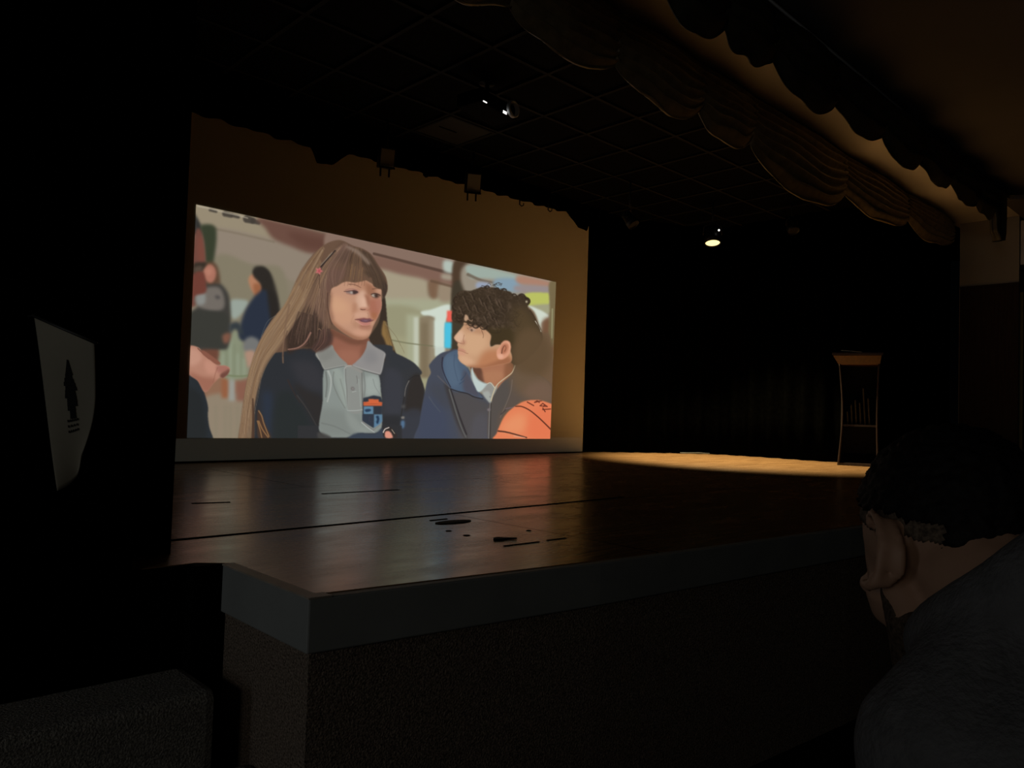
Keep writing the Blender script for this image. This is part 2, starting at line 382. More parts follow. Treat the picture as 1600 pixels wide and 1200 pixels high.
# dark projector-like fixture with two white gleams
ft = thing('ceiling_fixture', (3.56, 4.05, 2.62), 'black fixture under the stage ceiling showing two bright white gleams', 'ceiling fixture', .15)
obj('case', bx(-.2, .22, -.11, .11, -.05, .05, bev=.015), BLACKPAINT, ft)
obj('ring', lathe(bmesh.new(), [(.055, 0), (.062, .006), (.062, .03), (.05, .034), (.05, 0)], 24, Matrix.Translation((.15, -.111, .01)) @ Matrix.Rotation(math.pi/2, 4, 'X'), False), WHITEM, ft, True)
obj('mount', lathe(bmesh.new(), [(.018, .05), (.018, .165), (.06, .168), (.06, .179)], 16), BLACKMETAL, ft, True)
gb = bmesh.new(); box(gb, .06, .10, -.113, -.108, -.044, -.026); obj('gleam', gb, GLINT, ft)
gb = bmesh.new(); box(gb, -.165, -.125, -.113, -.1085, -.040, -.033); obj('gleam', gb, GLINT, ft)
# unlit square ceiling light
cl = thing('ceiling_light', (3.99, 4.935, 2.78), 'unlit grey square light panel in the black stage ceiling grid', 'ceiling light')
fb = bmesh.new()
for a in ((-.246, .246, -.25, -.230), (-.246, .246, .230, .25), (-.246, -.226, -.2299, .2299), (.226, .246, -.2299, .2299)): box(fb, *a, -.002, .019)
obj('frame', fb, TBAR, cl); obj('diffuser', bx(-.2255, .2255, -.2295, .2295, .003, .0185), GREYTILE, cl)
db = bmesh.new(); box(db, -.16, .02, -.006, .006, -.004, .0029); obj('catch', db, TBAR, cl)

# ------------------------------------------------------------------ lectern and what it holds
lect = thing('lectern', (7.80, 3.26, 0), 'slender orange-brown wooden lectern standing at the right of the stage', 'lectern', math.atan2(-.93, .367))
# local axes: x across (photo's right), y away from the viewer
def side(x0, sgn):
    def f(u, v):
        z = 1.05*v; bow = .034*math.sin(math.pi*min(1, max(0, (z-.0)/1.05)))**1.2
        x = x0+sgn*bow
        return (x, .015+.36*u, z)
    b = grid(bmesh.new(), 3, 24, f); return b
for x0, sg in ((.0, 1), (.365, -.35)):
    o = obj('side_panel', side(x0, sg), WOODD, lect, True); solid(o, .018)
tb = bmesh.new()
M_ = Matrix.Translation((.165, .18, 1.155)) @ Matrix.Rotation(math.radians(5), 4, 'X')
box(tb, -.235, .235, -.24, .22, -.014, .014, .005, M_); obj('top', tb, WOODD, lect)
ab = bmesh.new()
V = [ab.verts.new(p) for p in ((-.06, -.035, 1.118), (.385, -.035, 1.118), (.372, .02, 1.03), (-.006, .02, 1.03), (-.06, .36, 1.15), (.385, .36, 1.15), (.372, .36, 1.03), (-.006, .36, 1.03))]
for q in ((0, 1, 2, 3), (4, 7, 6, 5), (0, 4, 5, 1), (3, 2, 6, 7), (0, 3, 7, 4), (1, 5, 6, 2)): ab.faces.new([V[i] for i in q])
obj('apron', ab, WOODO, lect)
obj('shelf', bx(.035, .345, .03, .36, .40, .42), WOODD, lect)
obj('back_panel', bx(.012, .36, .362, .378, .12, 1.03), mat('shaded_recess_panel', (.006, .005, .004), .7, .2), lect)  # panel blackened to carry the shade inside the lectern
obj('base', bx(-.005, .375, .02, .37, .0, .03, bev=.006), WOODD, lect)
lw = lect.matrix_basis.copy()
LM = Matrix.Translation((7.80, 3.26, 0)) @ Matrix.Rotation(math.atan2(-.93, .367), 4, 'Z')
names = ('shortest grey folder at the left end of the lectern shelf', 'second grey folder from the left on the lectern shelf', 'third grey folder from the left on the lectern shelf',
         'fourth grey folder from the left on the lectern shelf', 'fifth and tallest grey folder on the lectern shelf', 'rightmost grey folder on the lectern shelf')
for i, (x, h) in enumerate(((.085, .13), (.125, .2), (.165, .25), (.205, .22), (.245, .37), (.285, .27))):
    b = bmesh.new(); box(b, -.007, .007, .0, .2, 0, h, .002, Matrix.Translation((0, 0, 0)) @ Matrix.Rotation(math.radians(-3.5), 4, 'Y') @ Matrix.Identity(4))
    o = obj('folder', b, GREYF); o.location = LM @ Vector((x, .06, .4215)); o.rotation_euler = (0, 0, math.atan2(-.93, .367))
    tag(o, names[i], 'folder', 'folders on the lectern shelf')
pb = bmesh.new()
grid(pb, 10, 8, lambda u, v: (-.10+.2*u, -.14+.28*v, .006+.013*(1-u)**3+.004*math.sin(u*5)))
pp = obj('paper_sheets', pb, PAPER, smooth=True); solid(pp, .006)
pp.matrix_world = LM @ M_ @ Matrix.Translation((-.055, -.04, .016)); tag(pp, 'loose white papers lying on top of the lectern', 'papers')

# ------------------------------------------------------------------ things on the boards
def strip(name, pts, label, cat, wd, group=None, m=TAPE):
    b = bmesh.new(); (x0, y0), (x1, y1) = pts; d = Vector((x1-x0, y1-y0)).normalized(); n = Vector((-d.y, d.x))*wd/2
    q = [(x0+n.x, y0+n.y), (x0-n.x, y0-n.y), (x1-n.x, y1-n.y), (x1+n.x, y1+n.y)]
    prism(b, q, .0004, .0022); return tag(obj(name, b, m), label, cat, group)
strip('tape_strip', ((1.70, 1.775), (1.855, 1.768)), 'longest black tape strip on the boards near the stage front edge', 'tape', .008, 'tape marks on the stage')
strip('tape_strip', ((1.90, 1.772), (1.99, 1.77)), 'short black tape strip right of the longest one on the boards', 'tape', .008, 'tape marks on the stage')
strip('tape_strip', ((1.845, 2.345), (1.93, 2.348)), 'thin black tape strip behind the dark oval floor plate', 'tape', .012, 'tape marks on the stage')
ob = bmesh.new(); lathe(ob, [(.085, .0004), (.085, .003), (.06, .005)], 28); ob.transform(Matrix.Diagonal((1, .42, 1, 1)))
o = obj('floor_plate', ob, TAPE, smooth=False); o.location = (1.895, 2.265, 0); tag(o, 'dark oval plate set on the stage boards, left of the tape', 'floor plate')
gb = bmesh.new(); prism(gb, [(1.742, 1.868), (1.77, 1.858), (1.80, 1.862), (1.83, 1.848), (1.80, 1.872), (1.785, 1.895), (1.762, 1.893)], .0004, .006)
tag(obj('tape_scrap', gb, TAPE), 'crumpled black scrap with a pointed tail behind the longest tape strip', 'tape scrap')
for i, (x, y, r) in enumerate(((1.745, 2.11, .012), (1.735, 2.0, .014), (2.0, 1.96, .010))):
    b = bmesh.new(); lathe(b, [(r, .0004), (r*.8, .002)], 10); o = obj('scuff_dot', b, TAPE); o.location = (x, y, 0)
    tag(o, ('small dark dot in front of the oval floor plate', 'lower small dark dot in front of the oval floor plate', 'small dark dot between the oval plate and the tape scrap')[i], 'scuff mark', 'dark dots on the stage boards')
cb = bmesh.new(); tube(cb, [(7.78, 5.13, .012), (7.88, 5.10, .012), (8.0, 5.02, .016), (8.1, 4.93, .012)], .008, 6)
tag(obj('floor_cable', cb, mat('pale_cable', (.06, .06, .055), .6), smooth=True), 'short pale cable lying at the foot of the black side curtain', 'cable')

# cloth pennant on the dark left wall
bt = thing('wall_banner', (.411, 2.0, .6), 'cream cloth banner with dark crest hanging at far left', 'banner')
BL, BR = Vector((.411, 2.0)), Vector((.497, 1.85))
def bpt(u, v, off=0):
    """u across, v down; the lower part narrows and curls in"""
    ul = .60*v; ur = 1-.20*(max(0, v-.45)/.55)**2
    uu = ul*.98+(ur-ul*.98)*u
    ztop = .614+(.555-.614)*u; zb = .225+.02*u+.06*u*u
    p = BL+(BR-BL)*uu; nn = Vector((BR.y-BL.y, BL.x-BR.x)).normalized()
    o = .010*math.sin(u*5+v*2)*v+off-.02*u*v
    return (p.x+nn.x*o-.411, p.y+nn.y*o-2.0, ztop+(zb-ztop)*v-.6)
o = obj('cloth', grid(bmesh.new(), 24, 36, bpt), BANNERM, bt, True); solid(o, .002)
em = bmesh.new()
def patch(poly2):
    em.faces.new([em.verts.new(bpt(u, v, .0035)) for u, v in poly2])
for k in range(11):                               # a tall dark crest, ragged at the sides, lines of print under it
    v0 = .30+.027*k; a = .050+.030*math.sin(k*.33+.3)+.012*((k*7) % 3); b_ = .045+.028*math.sin(k*.4)+.011*((k*5) % 4)
    patch([(.53-a, v0), (.53+b_, v0), (.53+b_+.008, v0+.0272), (.53-a-.006, v0+.0272)])
patch([(.525, .20), (.54, .20), (.595, .302), (.475, .302)])
for r_, n_ in ((.60, 5), (.635, 4), (.67, 5)):
    for k in range(n_):
        u0 = .42+.22*k/n_; patch([(u0, r_), (u0+.024, r_), (u0+.030, r_+.016), (u0, r_+.016)])
obj('crest', em, INK, bt)
rb = bmesh.new(); tube(rb, [(.089, -.155, -.046), (-.002, .003, .016), (-.002, .042, .016)], .004, 8); obj('rod', rb, BLACKMETAL, bt, True)

# right-hand edge of the hall wall: pale panel over an olive door
wb = thing('wall_panel', (9.62, 2.066, 2.42), 'pale grey wall panel at the photo\'s right edge, above the olive door', 'wall panel')
obj('panel', bx(-.10, .38, -.05, 0, -.23, .25, bev=.008), WHITEM, wb)
obj('lower_rim', bx(-.10, .38, -.045, 0, -.285, -.232), BLACKMETAL, wb)
dr = bmesh.new(); box(dr, 9.55, 10.35, 2.04, 2.069, -.8, 1.90, .006); d1 = struct('door_1', dr, OLIVE)
obj('door_handle', lathe(bmesh.new(), [(.02, 0), (.02, .05), (.03, .055), (.03, .08)], 16, Matrix.Translation((9.63, 2.04, .2)) @ Matrix.Rotation(math.pi/2, 4, 'X')), WHITEM, d1, True)
# ---- the film frame thrown on the screen, painted shape by shape ----------
PX0, PY0, PW, PH, SS = 284, 314, 592, 376, 2
canvas = np.zeros((PH*SS, PW*SS, 3)) + np.array([128, 118, 98.])
prng = random.Random(5)

def spl(pts, closed=True, n=8):
    """Catmull-Rom through the points"""
    P = np.array(pts, float); N = len(P); out = []
    rng_ = range(N) if closed else range(N-1)
    for i in rng_:
        if closed: a, b, c, d = P[i-1], P[i], P[(i+1) % N], P[(i+2) % N]
        else: a, b, c, d = P[max(i-1, 0)], P[i], P[i+1], P[min(i+2, N-1)]
        for k in range(n):
            t = k/n
            out.append(.5*((2*b)+(c-a)*t+(2*a-5*b+4*c-d)*t*t+(3*b-a-3*c+d)*t**3))
    if not closed: out.append(P[-1])
    return np.array(out)

def box1(a, r, ax):
    if r < 1: return a
    pad = [(0, 0), (0, 0)]; pad[ax] = (r+1, r)
    c = np.cumsum(np.pad(a, pad, mode='edge'), axis=ax)
    n = a.shape[ax]
    return (np.take(c, np.arange(2*r+1, 2*r+1+n), ax)-np.take(c, np.arange(0, n), ax))/(2*r+1)

def blur(a, s):
    r = int(round(s*SS*.9))
    if r < 1: return a
    for _ in range(3): a = box1(box1(a, r, 0), r, 1)
    return a

class Fr:
    """a local drawing frame: origin and scale within the film picture"""
    def __init__(self, ox, oy, k): self.o = np.array([ox, oy], float); self.k = k
    def __call__(self, pts): return np.array(pts, float)/self.k+self.o

FA = Fr(460, 360, 6); FF = Fr(520, 440, 12); FH = Fr(380, 370, 6); FT = Fr(490, 540, 8)
FJ = Fr(640, 540, 8); FK = Fr(740, 540, 8); FB = Fr(680, 420, 6.665); FM = Fr(590, 380, 6.67)
FL = Fr(285, 310, 6.313); FN = Fr(285, 500, 6.313); FS = Fr(380, 530, 7.5); FC = Fr(560, 360, 3.528); FG = Fr(280, 310, 3.077)

def mask_of(pts, soft=0, smooth=True):
    P = spl(pts) if smooth else np.array(pts, float)
    Q = (P-np.array([PX0, PY0]))*SS
    m = int(4*soft*SS+4)
    H, W = canvas.shape[:2]
    x0 = int(max(0, Q[:, 0].min()-m)); x1 = int(min(W, Q[:, 0].max()+m+1))
    y0 = int(max(0, Q[:, 1].min()-m)); y1 = int(min(H, Q[:, 1].max()+m+1))
    if x1 <= x0 or y1 <= y0: return None
    Y, X = np.mgrid[y0:y1, x0:x1]+.5
    ins = np.zeros(X.shape, bool)
    for i in range(len(Q)):
        (ax, ay), (bx, by) = Q[i-1], Q[i]
        if ay == by: continue
        r0, r1 = sorted((ay, by))
        j0 = int(max(0, np.ceil(r0-.5)-y0)); j1 = int(min(y1-y0, np.ceil(r1-.5)-y0))
        if j1 <= j0: continue
        xs = (bx-ax)*(Y[j0:j1, :1]-ay)/(by-ay)+ax
        ins[j0:j1] ^= X[j0:j1] < xs
    a = ins.astype(float)
    return blur(a, soft) if soft > 0 else blur(a, .35), (y0, y1, x0, x1)

def poly(fr, pts, col, soft=.4, al=1., smooth=True, clip=None):
    r = mask_of(fr(pts), soft, smooth)
    if r is None: return None
    a, (y0, y1, x0, x1) = r
    a = a*al
    if clip is not None: a = a*clip[y0:y1, x0:x1]
    c = canvas[y0:y1, x0:x1]
    c += (np.array(col, float)-c)*a[..., None]

def full(fr, pts, soft=.4, smooth=True):
    m = np.zeros(canvas.shape[:2]); r = mask_of(fr(pts), soft, smooth)
    if r is not None:
        a, (y0, y1, x0, x1) = r; m[y0:y1, x0:x1] = a
    return m

def line(fr, pts, w0, col, w1=None, al=1., soft=.5, clip=None, smooth=True):
    """tapering stroke; widths in film pixels"""
    P = spl(fr(pts), False, 5) if smooth else np.array(fr(pts), float)
    w1 = w0 if w1 is None else w1
    Q = (P-np.array([PX0, PY0]))*SS
    m = max(w0, w1)*SS+soft*SS*2+2
    H, W = canvas.shape[:2]
    x0 = int(max(0, Q[:, 0].min()-m)); x1 = int(min(W, Q[:, 0].max()+m+1))
    y0 = int(max(0, Q[:, 1].min()-m)); y1 = int(min(H, Q[:, 1].max()+m+1))
    if x1 <= x0 or y1 <= y0: return
    Y, X = np.mgrid[y0:y1, x0:x1]+.5
    best = np.zeros(X.shape)
    n = len(Q)-1
    for i in range(n):
        a, b = Q[i], Q[i+1]; d = b-a; L = d.dot(d)+1e-9
        t = np.clip(((X-a[0])*d[0]+(Y-a[1])*d[1])/L, 0, 1)
        dist = np.hypot(X-a[0]-t*d[0], Y-a[1]-t*d[1])
        w = (w0+(w1-w0)*(i+t)/n)*SS*.5
        best = np.maximum(best, np.clip((w-dist)/(soft*SS)+.5, 0, 1))
    best = best*al
    if clip is not None: best = best*clip[y0:y1, x0:x1]
    c = canvas[y0:y1, x0:x1]
    c += (np.array(col, float)-c)*best[..., None]

def strands(fr, ga, gb, n, cols, w=(.4, 1.0), al=(.3, .7), jit=.02, clip=None, cut=.0):
    """n hairs between two guide curves"""
    A = np.array(ga, float); B = np.array(gb, float)
    span = np.abs(A-B).max()+np.abs(A[0]-A[-1]).max()
    for _ in range(n):
        t = prng.random(); P = A+(B-A)*t
        P = P+np.array([[prng.gauss(0, jit*span*.5), prng.gauss(0, jit*span*.3)] for _k in P])*np.linspace(.3, 1, len(P))[:, None]
        if cut:
            S = spl(P, False, 6); i0 = int(prng.random()*cut*len(S)); i1 = len(S)-int(prng.random()*cut*len(S))
            P = S[i0:max(i1, i0+3)][::3]
            if len(P) < 2: continue
        c = np.array(cols[prng.randrange(len(cols))], float)+prng.gauss(0, 5)
        line(fr, P, prng.uniform(*w), c, prng.uniform(*w)*.5, prng.uniform(*al), .6, clip)

def rect(fr, x0, y0, x1, y1, col, soft=.4, al=1., clip=None):
    poly(fr, [(x0, y0), (x1, y0), (x1, y1), (x0, y1)], col, soft, al, False, clip)

# background wall, ceiling and far windows (out of focus)
poly(FC, [(-1300, -300), (1200, -300), (1200, 1300), (-1300, 1300)], (134, 124, 106), 1, 1, False)
poly(FL, [(100, 40), (950, 200), (1000, 440), (880, 420), (520, 340), (190, 250), (100, 220)], (148, 136, 114), 2.5)
poly(FL, [(330, 300), (900, 400), (1400, 500), (1400, 900), (700, 660), (320, 570)], (141, 128, 113), 3)
poly(FL, [(320, 590), (700, 660), (1000, 730), (1000, 1400), (300, 1400)], (129, 121, 101), 3)
line(FL, [(300, 300), (560, 350), (900, 430)], 3, (116, 104, 86), 3, .5, 3)
for q, w in (((300, 122), 5), ((445, 160), 9), ((520, 176), 6), ((660, 212), 12), ((720, 232), 8)):
    line(FL, [(q[0]-26, q[1]-8), (q[0]+30, q[1]+8)], w, (66, 60, 54), w*.8, .9, 3)
line(FL, [(150, 78), (260, 100), (400, 135), (560, 172), (640, 195)], 2.5, (186, 176, 156), 2, .55, 1.5)
# maroon ceiling band
poly(FL, [(760, 190), (1400, 340), (2000, 500), (2000, 640), (1500, 560), (1250, 540), (1060, 470), (900, 400), (820, 300)], (106, 76, 65), 2.6)
poly(FL, [(1050, 330), (1500, 430), (1700, 520), (1300, 500), (1150, 450)], (94, 64, 54), 4, .8)
# band running right
poly(FM, [(-500, -140), (0, -20), (830, 180), (830, 440), (500, 392), (0, 272), (-500, 150)], (134, 110, 97), 1.5)
poly(FM, [(-40, 130), (400, 225), (780, 330), (780, 440), (500, 395), (0, 275), (-40, 250)], (126, 96, 83), 2.2)
line(FM, [(-40, 110), (200, 170), (450, 235), (800, 325)], 4, (84, 64, 54), 5, .9, 2)
poly(FM, [(-60, 285), (250, 330), (520, 398), (540, 560), (780, 560), (780, 660), (-60, 640)], (163, 152, 129), 3)
poly(FM, [(-60, 590), (780, 600), (780, 720), (-60, 720)], (164, 165, 138), 3.5)
poly(FM, [(-60, 710), (460, 720), (460, 1300), (-60, 1300)], (150, 147, 118), 3.5)
poly(FM, [(-100, 1000), (460, 1030), (600, 1060), (600, 1900), (-100, 1900)], (158, 155, 124), 4)
poly(FM, [(525, 400), (640, 400), (620, 560), (545, 560)], (122, 95, 74), 2.5)
poly(FM, [(640, 430), (760, 450), (760, 600), (640, 590)], (150, 133, 112), 3)
line(FM, [(560, 395), (770, 450)], 4, (98, 76, 60), 4, .7, 2.5)
poly(FM, [(690, 180), (800, 205), (790, 310), (690, 290)], (176, 188, 178), 2.2)
poly(FM, [(670, 320), (780, 340), (770, 385), (670, 370)], (160, 150, 132), 2)
rect(FM, 300, 745, 440, 1260, (164, 166, 138), 3)
rect(FM, 372, 770, 428, 1300, (192, 196, 178), 1.8, .9)
poly(FM, [(455, 712), (560, 690), (690, 645), (770, 645), (775, 700), (705, 830), (690, 1100), (640, 1140), (590, 1160), (588, 800), (470, 750)], (205, 215, 202), 1.2)
rect(FM, 438, 772, 590, 1400, (134, 120, 97), 1.6)
rect(FM, 455, 830, 520, 1400, (118, 104, 80), 2, .6)
rect(FM, 545, 790, 590, 1300, (158, 148, 126), 2, .6)
line(FM, [(60, 990), (300, 1040), (600, 1075)], 2.2, (112, 110, 84), 2, .7, 1.6)
rect(FM, 588, 800, 690, 1090, (206, 218, 206), 1.5)
rect(FM, 600, 1085, 700, 1180, (196, 206, 196), 1.5)
# dark post between the two heads
poly(FM, [(795, 190), (1000, 240), (1020, 700), (830, 1200), (770, 1200), (775, 560)], (78, 60, 46), 1.8)
poly(FM, [(775, 470), (900, 480), (900, 1200), (770, 1200)], (66, 58, 46), 1.5)
poly(FM, [(720, 702), (776, 706), (774, 822), (718, 818)], (232, 98, 84), 1.1, 1, False)
poly(FM, [(696, 826), (772, 826), (764, 1096), (692, 1090)], (76, 190, 220), 1.0, 1, False)
# right of the post: sky, sign, canopy
poly(FB, [(355, -60), (1260, 120), (1260, 700), (900, 500), (350, 300)], (150, 140, 125), 2)
poly(FB, [(355, -40), (860, 70), (850, 120), (500, 100), (360, 90)], (156, 170, 160), 1.6)
line(FB, [(340, 60), (480, 120), (640, 150)], 5, (104, 90, 76), 3, .8, 2.5)
poly(FB, [(440, 140), (560, 150), (560, 200), (430, 200)], (150, 160, 180), 1.5)
poly(FB, [(620, 110), (860, 110), (880, 235), (640, 215)], (132, 156, 172), 2.2)
poly(FB, [(870, 70), (1200, 140), (1200, 190), (880, 160)], (170, 128, 108), 2)
poly(FB, [(860, 170), (1200, 190), (1200, 245), (850, 235)], (150, 138, 138), 2)
poly(FB, [(930, 262), (1150, 250), (1190, 275), (1186, 360), (1150, 380), (960, 388)], (184, 190, 98), 1)
poly(FB, [(960, 388), (1190, 375), (1190, 470), (960, 430)], (160, 158, 128), 1.5)
poly(FB, [(960, 400), (1080, 425), (1175, 485), (1150, 530), (1105, 570), (1120, 680), (1085, 660)], (206, 214, 200), 1.1)
poly(FB, [(1120, 540), (1200, 520), (1240, 700), (1230, 900), (1080, 900), (1100, 700)], (116, 84, 62), 3)
poly(FB, [(1185, 150), (1280, 170), (1240, 760), (1175, 760), (1190, 400)], (118, 104, 74), 1.2)
line(FB, [(1218, 420), (1212, 720)], 2.5, (152, 148, 112), 2, .8, 1.2)

# far schoolyard people, left
poly(FL, [(60, 60), (150, 200), (185, 280), (190, 360), (120, 360), (60, 300)], (52, 52, 50), 1.6)
poly(FL, [(190, 262), (330, 300), (300, 640), (225, 640), (205, 450), (180, 330)], (56, 62, 46), 2.2)
poly(FL, [(120, 360), (190, 340), (225, 600), (230, 900), (120, 1060), (40, 1000)], (110, 70, 60), 1.8)
poly(FL, [(150, 400), (190, 400), (215, 600), (150, 600)], (122, 72, 60), 2.5, .8)
poly(FN, [(0, 560), (440, 560), (600, 560), (600, 700), (0, 830)], (140, 104, 82), 3)
poly(FN, [(200, 780), (620, 800), (620, 1300), (200, 1300)], (142, 128, 109), 2.6)
for x in (330, 420, 470, 540): rect(FN, x-12, 840, x+12, 1250, (132, 124, 104), 2.2, .6)
rect(FN, 385, 560, 455, 770, (146, 94, 66), 2.4)
rect(FN, 455, 540, 520, 800, (150, 150, 142), 2.2)
rect(FN, 530, 560, 640, 800, (134, 92, 76), 2.6)
poly(FN, [(510, 90), (570, 160), (610, 280), (640, 560), (440, 580), (350, 480), (340, 290), (440, 230)], (134, 140, 116), 3)
for x, h in ((400, 330), (470, 180), (545, 330), (600, 380)): rect(FN, x-14, h, x+14, 560, (150, 160, 138), 2, .6)
for x in (435, 510, 580): rect(FN, x-8, 240, x+8, 560, (112, 120, 96), 2, .55)
line(FN, [(430, 545), (560, 555), (670, 545)], 3, (116, 124, 94), 3, .8, 2)
poly(FL, [(470, 1010), (600, 1000), (650, 1030), (600, 1120), (520, 1190), (470, 1150)], (150, 160, 150), 2.2)
# pupil with white top
poly(FN, [(180, 250), (350, 250), (330, 440), (200, 430)], (108, 70, 56), 2.2)
poly(FL, [(230, 830), (340, 820), (440, 920), (470, 1060), (470, 1330), (440, 1480), (360, 1480), (60, 1460), (80, 1150), (150, 1060)], (62, 60, 56), 2.2)
poly(FL, [(140, 940), (240, 880), (360, 880), (410, 980), (400, 1090), (280, 1110), (160, 1070), (120, 1010)], (112, 105, 98), 2.2)
poly(FL, [(135, 950), (215, 930), (220, 1030), (150, 1050)], (138, 140, 136), 2.2, .9)
poly(FL, [(320, 960), (360, 960), (370, 990), (330, 990)], (80, 76, 74), 1.6)
poly(FN, [(50, -60), (420, -60), (440, 120), (410, 280), (200, 262), (60, 258)], (58, 58, 53), 2)
poly(FN, [(395, 150), (470, 130), (460, 210), (410, 230)], (124, 84, 68), 2)
poly(FL, [(220, 640), (300, 630), (350, 690), (370, 830), (330, 840), (230, 840), (200, 730)], (92, 68, 52), 2)
poly(FL, [(215, 680), (275, 650), (325, 700), (325, 780), (285, 832), (235, 815), (205, 750)], (168, 112, 94), 1.6)
poly(FL, [(225, 700), (280, 690), (290, 740), (240, 760)], (186, 128, 108), 2.2, .7)
poly(FL, [(110, 645), (200, 630), (240, 640), (200, 700), (110, 755)], (56, 48, 40), 1.6)
poly(FL, [(120, 680), (190, 670), (185, 720), (120, 740)], (84, 70, 60), 1.6)
poly(FL, [(105, 760), (200, 730), (230, 840), (225, 930), (120, 960), (90, 1020)], (110, 62, 52), 1.6)
# pupil in navy with long dark hair
poly(FL, [(700, 700), (780, 670), (850, 720), (900, 820), (940, 980), (960, 1200), (900, 1250), (800, 1200), (760, 900)], (48, 44, 40), 2)
poly(FL, [(650, 790), (700, 745), (770, 790), (780, 880), (740, 950), (700, 930), (665, 870)], (176, 124, 94), 1.8)
poly(FL, [(700, 850), (770, 850), (780, 940), (720, 970)], (150, 96, 66), 2.2)
poly(FL, [(700, 705), (790, 680), (860, 740), (880, 900), (800, 960), (770, 850), (700, 770)], (46, 42, 38), 1.8)
poly(FL, [(790, 900), (850, 930), (900, 1060), (920, 1250), (860, 1440), (760, 1440), (560, 1380), (600, 1150), (690, 990), (750, 930)], (43, 50, 64), 2)
poly(FL, [(840, 900), (920, 960), (950, 1150), (900, 1320), (860, 1150)], (44, 40, 37), 2)
poly(FN, [(470, 40), (560, 30), (600, 160), (520, 90), (470, 130)], (54, 60, 64), 2)
poly(FN, [(620, 190), (690, 165), (760, 215), (740, 310), (640, 320), (600, 270)], (114, 114, 112), 2)
poly(FN, [(620, 315), (710, 310), (690, 420), (650, 470), (630, 400)], (170, 136, 116), 2)
# near shoulder, sleeve and hand on the left edge
poly(FN, [(20, 520), (90, 545), (170, 620), (215, 720), (250, 850), (250, 950), (265, 1060), (300, 1160), (310, 1240), (-60, 1240), (-60, 520)], (42, 46, 50), .8)
poly(FN, [(-20, 700), (140, 700), (210, 850), (220, 1200), (-20, 1200)], (38, 40, 40), 3, .7)
poly(FN, [(55, 262), (150, 268), (195, 320), (260, 380), (340, 440), (420, 450), (465, 475), (450, 530), (400, 572), (365, 570), (300, 630), (245, 700), (205, 700), (150, 600), (60, 530), (30, 400)], (178, 128, 108), .7)
hm = full(FN, [(55, 262), (150, 268), (195, 320), (260, 380), (340, 440), (420, 450), (465, 475), (450, 530), (400, 572), (365, 570), (300, 630), (245, 700), (205, 700), (150, 600), (60, 530), (30, 400)], .5)
poly(FN, [(40, 300), (140, 290), (190, 380), (110, 450), (40, 420)], (196, 148, 128), 3, .8, clip=hm)
poly(FN, [(60, 520), (200, 560), (330, 590), (260, 720), (180, 680)], (150, 98, 80), 3, .8, clip=hm)
poly(FN, [(220, 400), (330, 440), (340, 520), (240, 520)], (196, 142, 122), 2.5, .7, clip=hm)
poly(FN, [(370, 540), (450, 480), (470, 540), (400, 590)], (104, 66, 56), 1.2, .9, clip=hm)
poly(FN, [(340, 450), (440, 450), (440, 500), (350, 520)], (158, 104, 92), 1.6, .8, clip=hm)
line(FN, [(150, 280), (200, 330), (260, 385)], 1.6, (104, 64, 52), 1.2, .8, .8)
poly(FN, [(190, 300), (240, 320), (360, 410), (370, 440), (330, 436), (260, 385), (200, 340)], (134, 86, 70), .8)
line(FN, [(345, 470), (320, 540), (300, 620)], 1.2, (134, 86, 70), .8, .6, 1)

# ---- girl ----
HAIRD, HAIRM, HAIRL, HAIRG = (66, 50, 42), (104, 80, 64), (140, 112, 88), (158, 126, 88)
girl_hair = [(x/6+460, y/6+360) for x, y in ((470, 106), (420, 92), (360, 100), (300, 125), (232, 172), (176, 222), (100, 318), (36, 425))]
girl_hair += [(x/3.077+280, y/3.077+310) for x, y in ((508, 508), (440, 590), (380, 700), (345, 800), (318, 910), (296, 1060), (284, 1200), (360, 1200), (440, 1180), (700, 900), (760, 720))]
girl_hair += [(x/6+460, y/6+360) for x, y in ((600, 1180), (760, 1120), (830, 900), (822, 640), (870, 560), (852, 440), (790, 340), (720, 230), (640, 176), (560, 150))]
PG = Fr(0, 0, 1)
# main long hair mass (left)
poly(PG, girl_hair, HAIRM, .7)
ghm = full(PG, girl_hair, .6)
# hair falling behind the far cheek
poly(FA, [(700, 1000), (790, 850), (820, 640), (850, 640), (870, 860), (890, 980), (930, 1100), (960, 1180), (960, 1260), (700, 1260), (690, 1080)], (58, 48, 40), .8)
poly(FA, [(835, 850), (870, 900), (905, 1020), (930, 1120), (880, 1110), (840, 1020), (815, 960)], (138, 108, 66), 1)
strands(FA, [(830, 850), (840, 960), (860, 1090)], [(860, 860), (900, 1000), (940, 1120)], 18, [(150, 120, 74), (116, 92, 58), (92, 74, 52)], (.5, 1.1), (.5, .9))
line(FA, [(840, 860), (900, 930), (960, 1010), (1030, 1150)], .7, (120, 106, 80), .5, .8, .5)
line(FA, [(850, 880), (940, 980), (990, 1080)], .5, (130, 120, 92), .4, .6, .5)
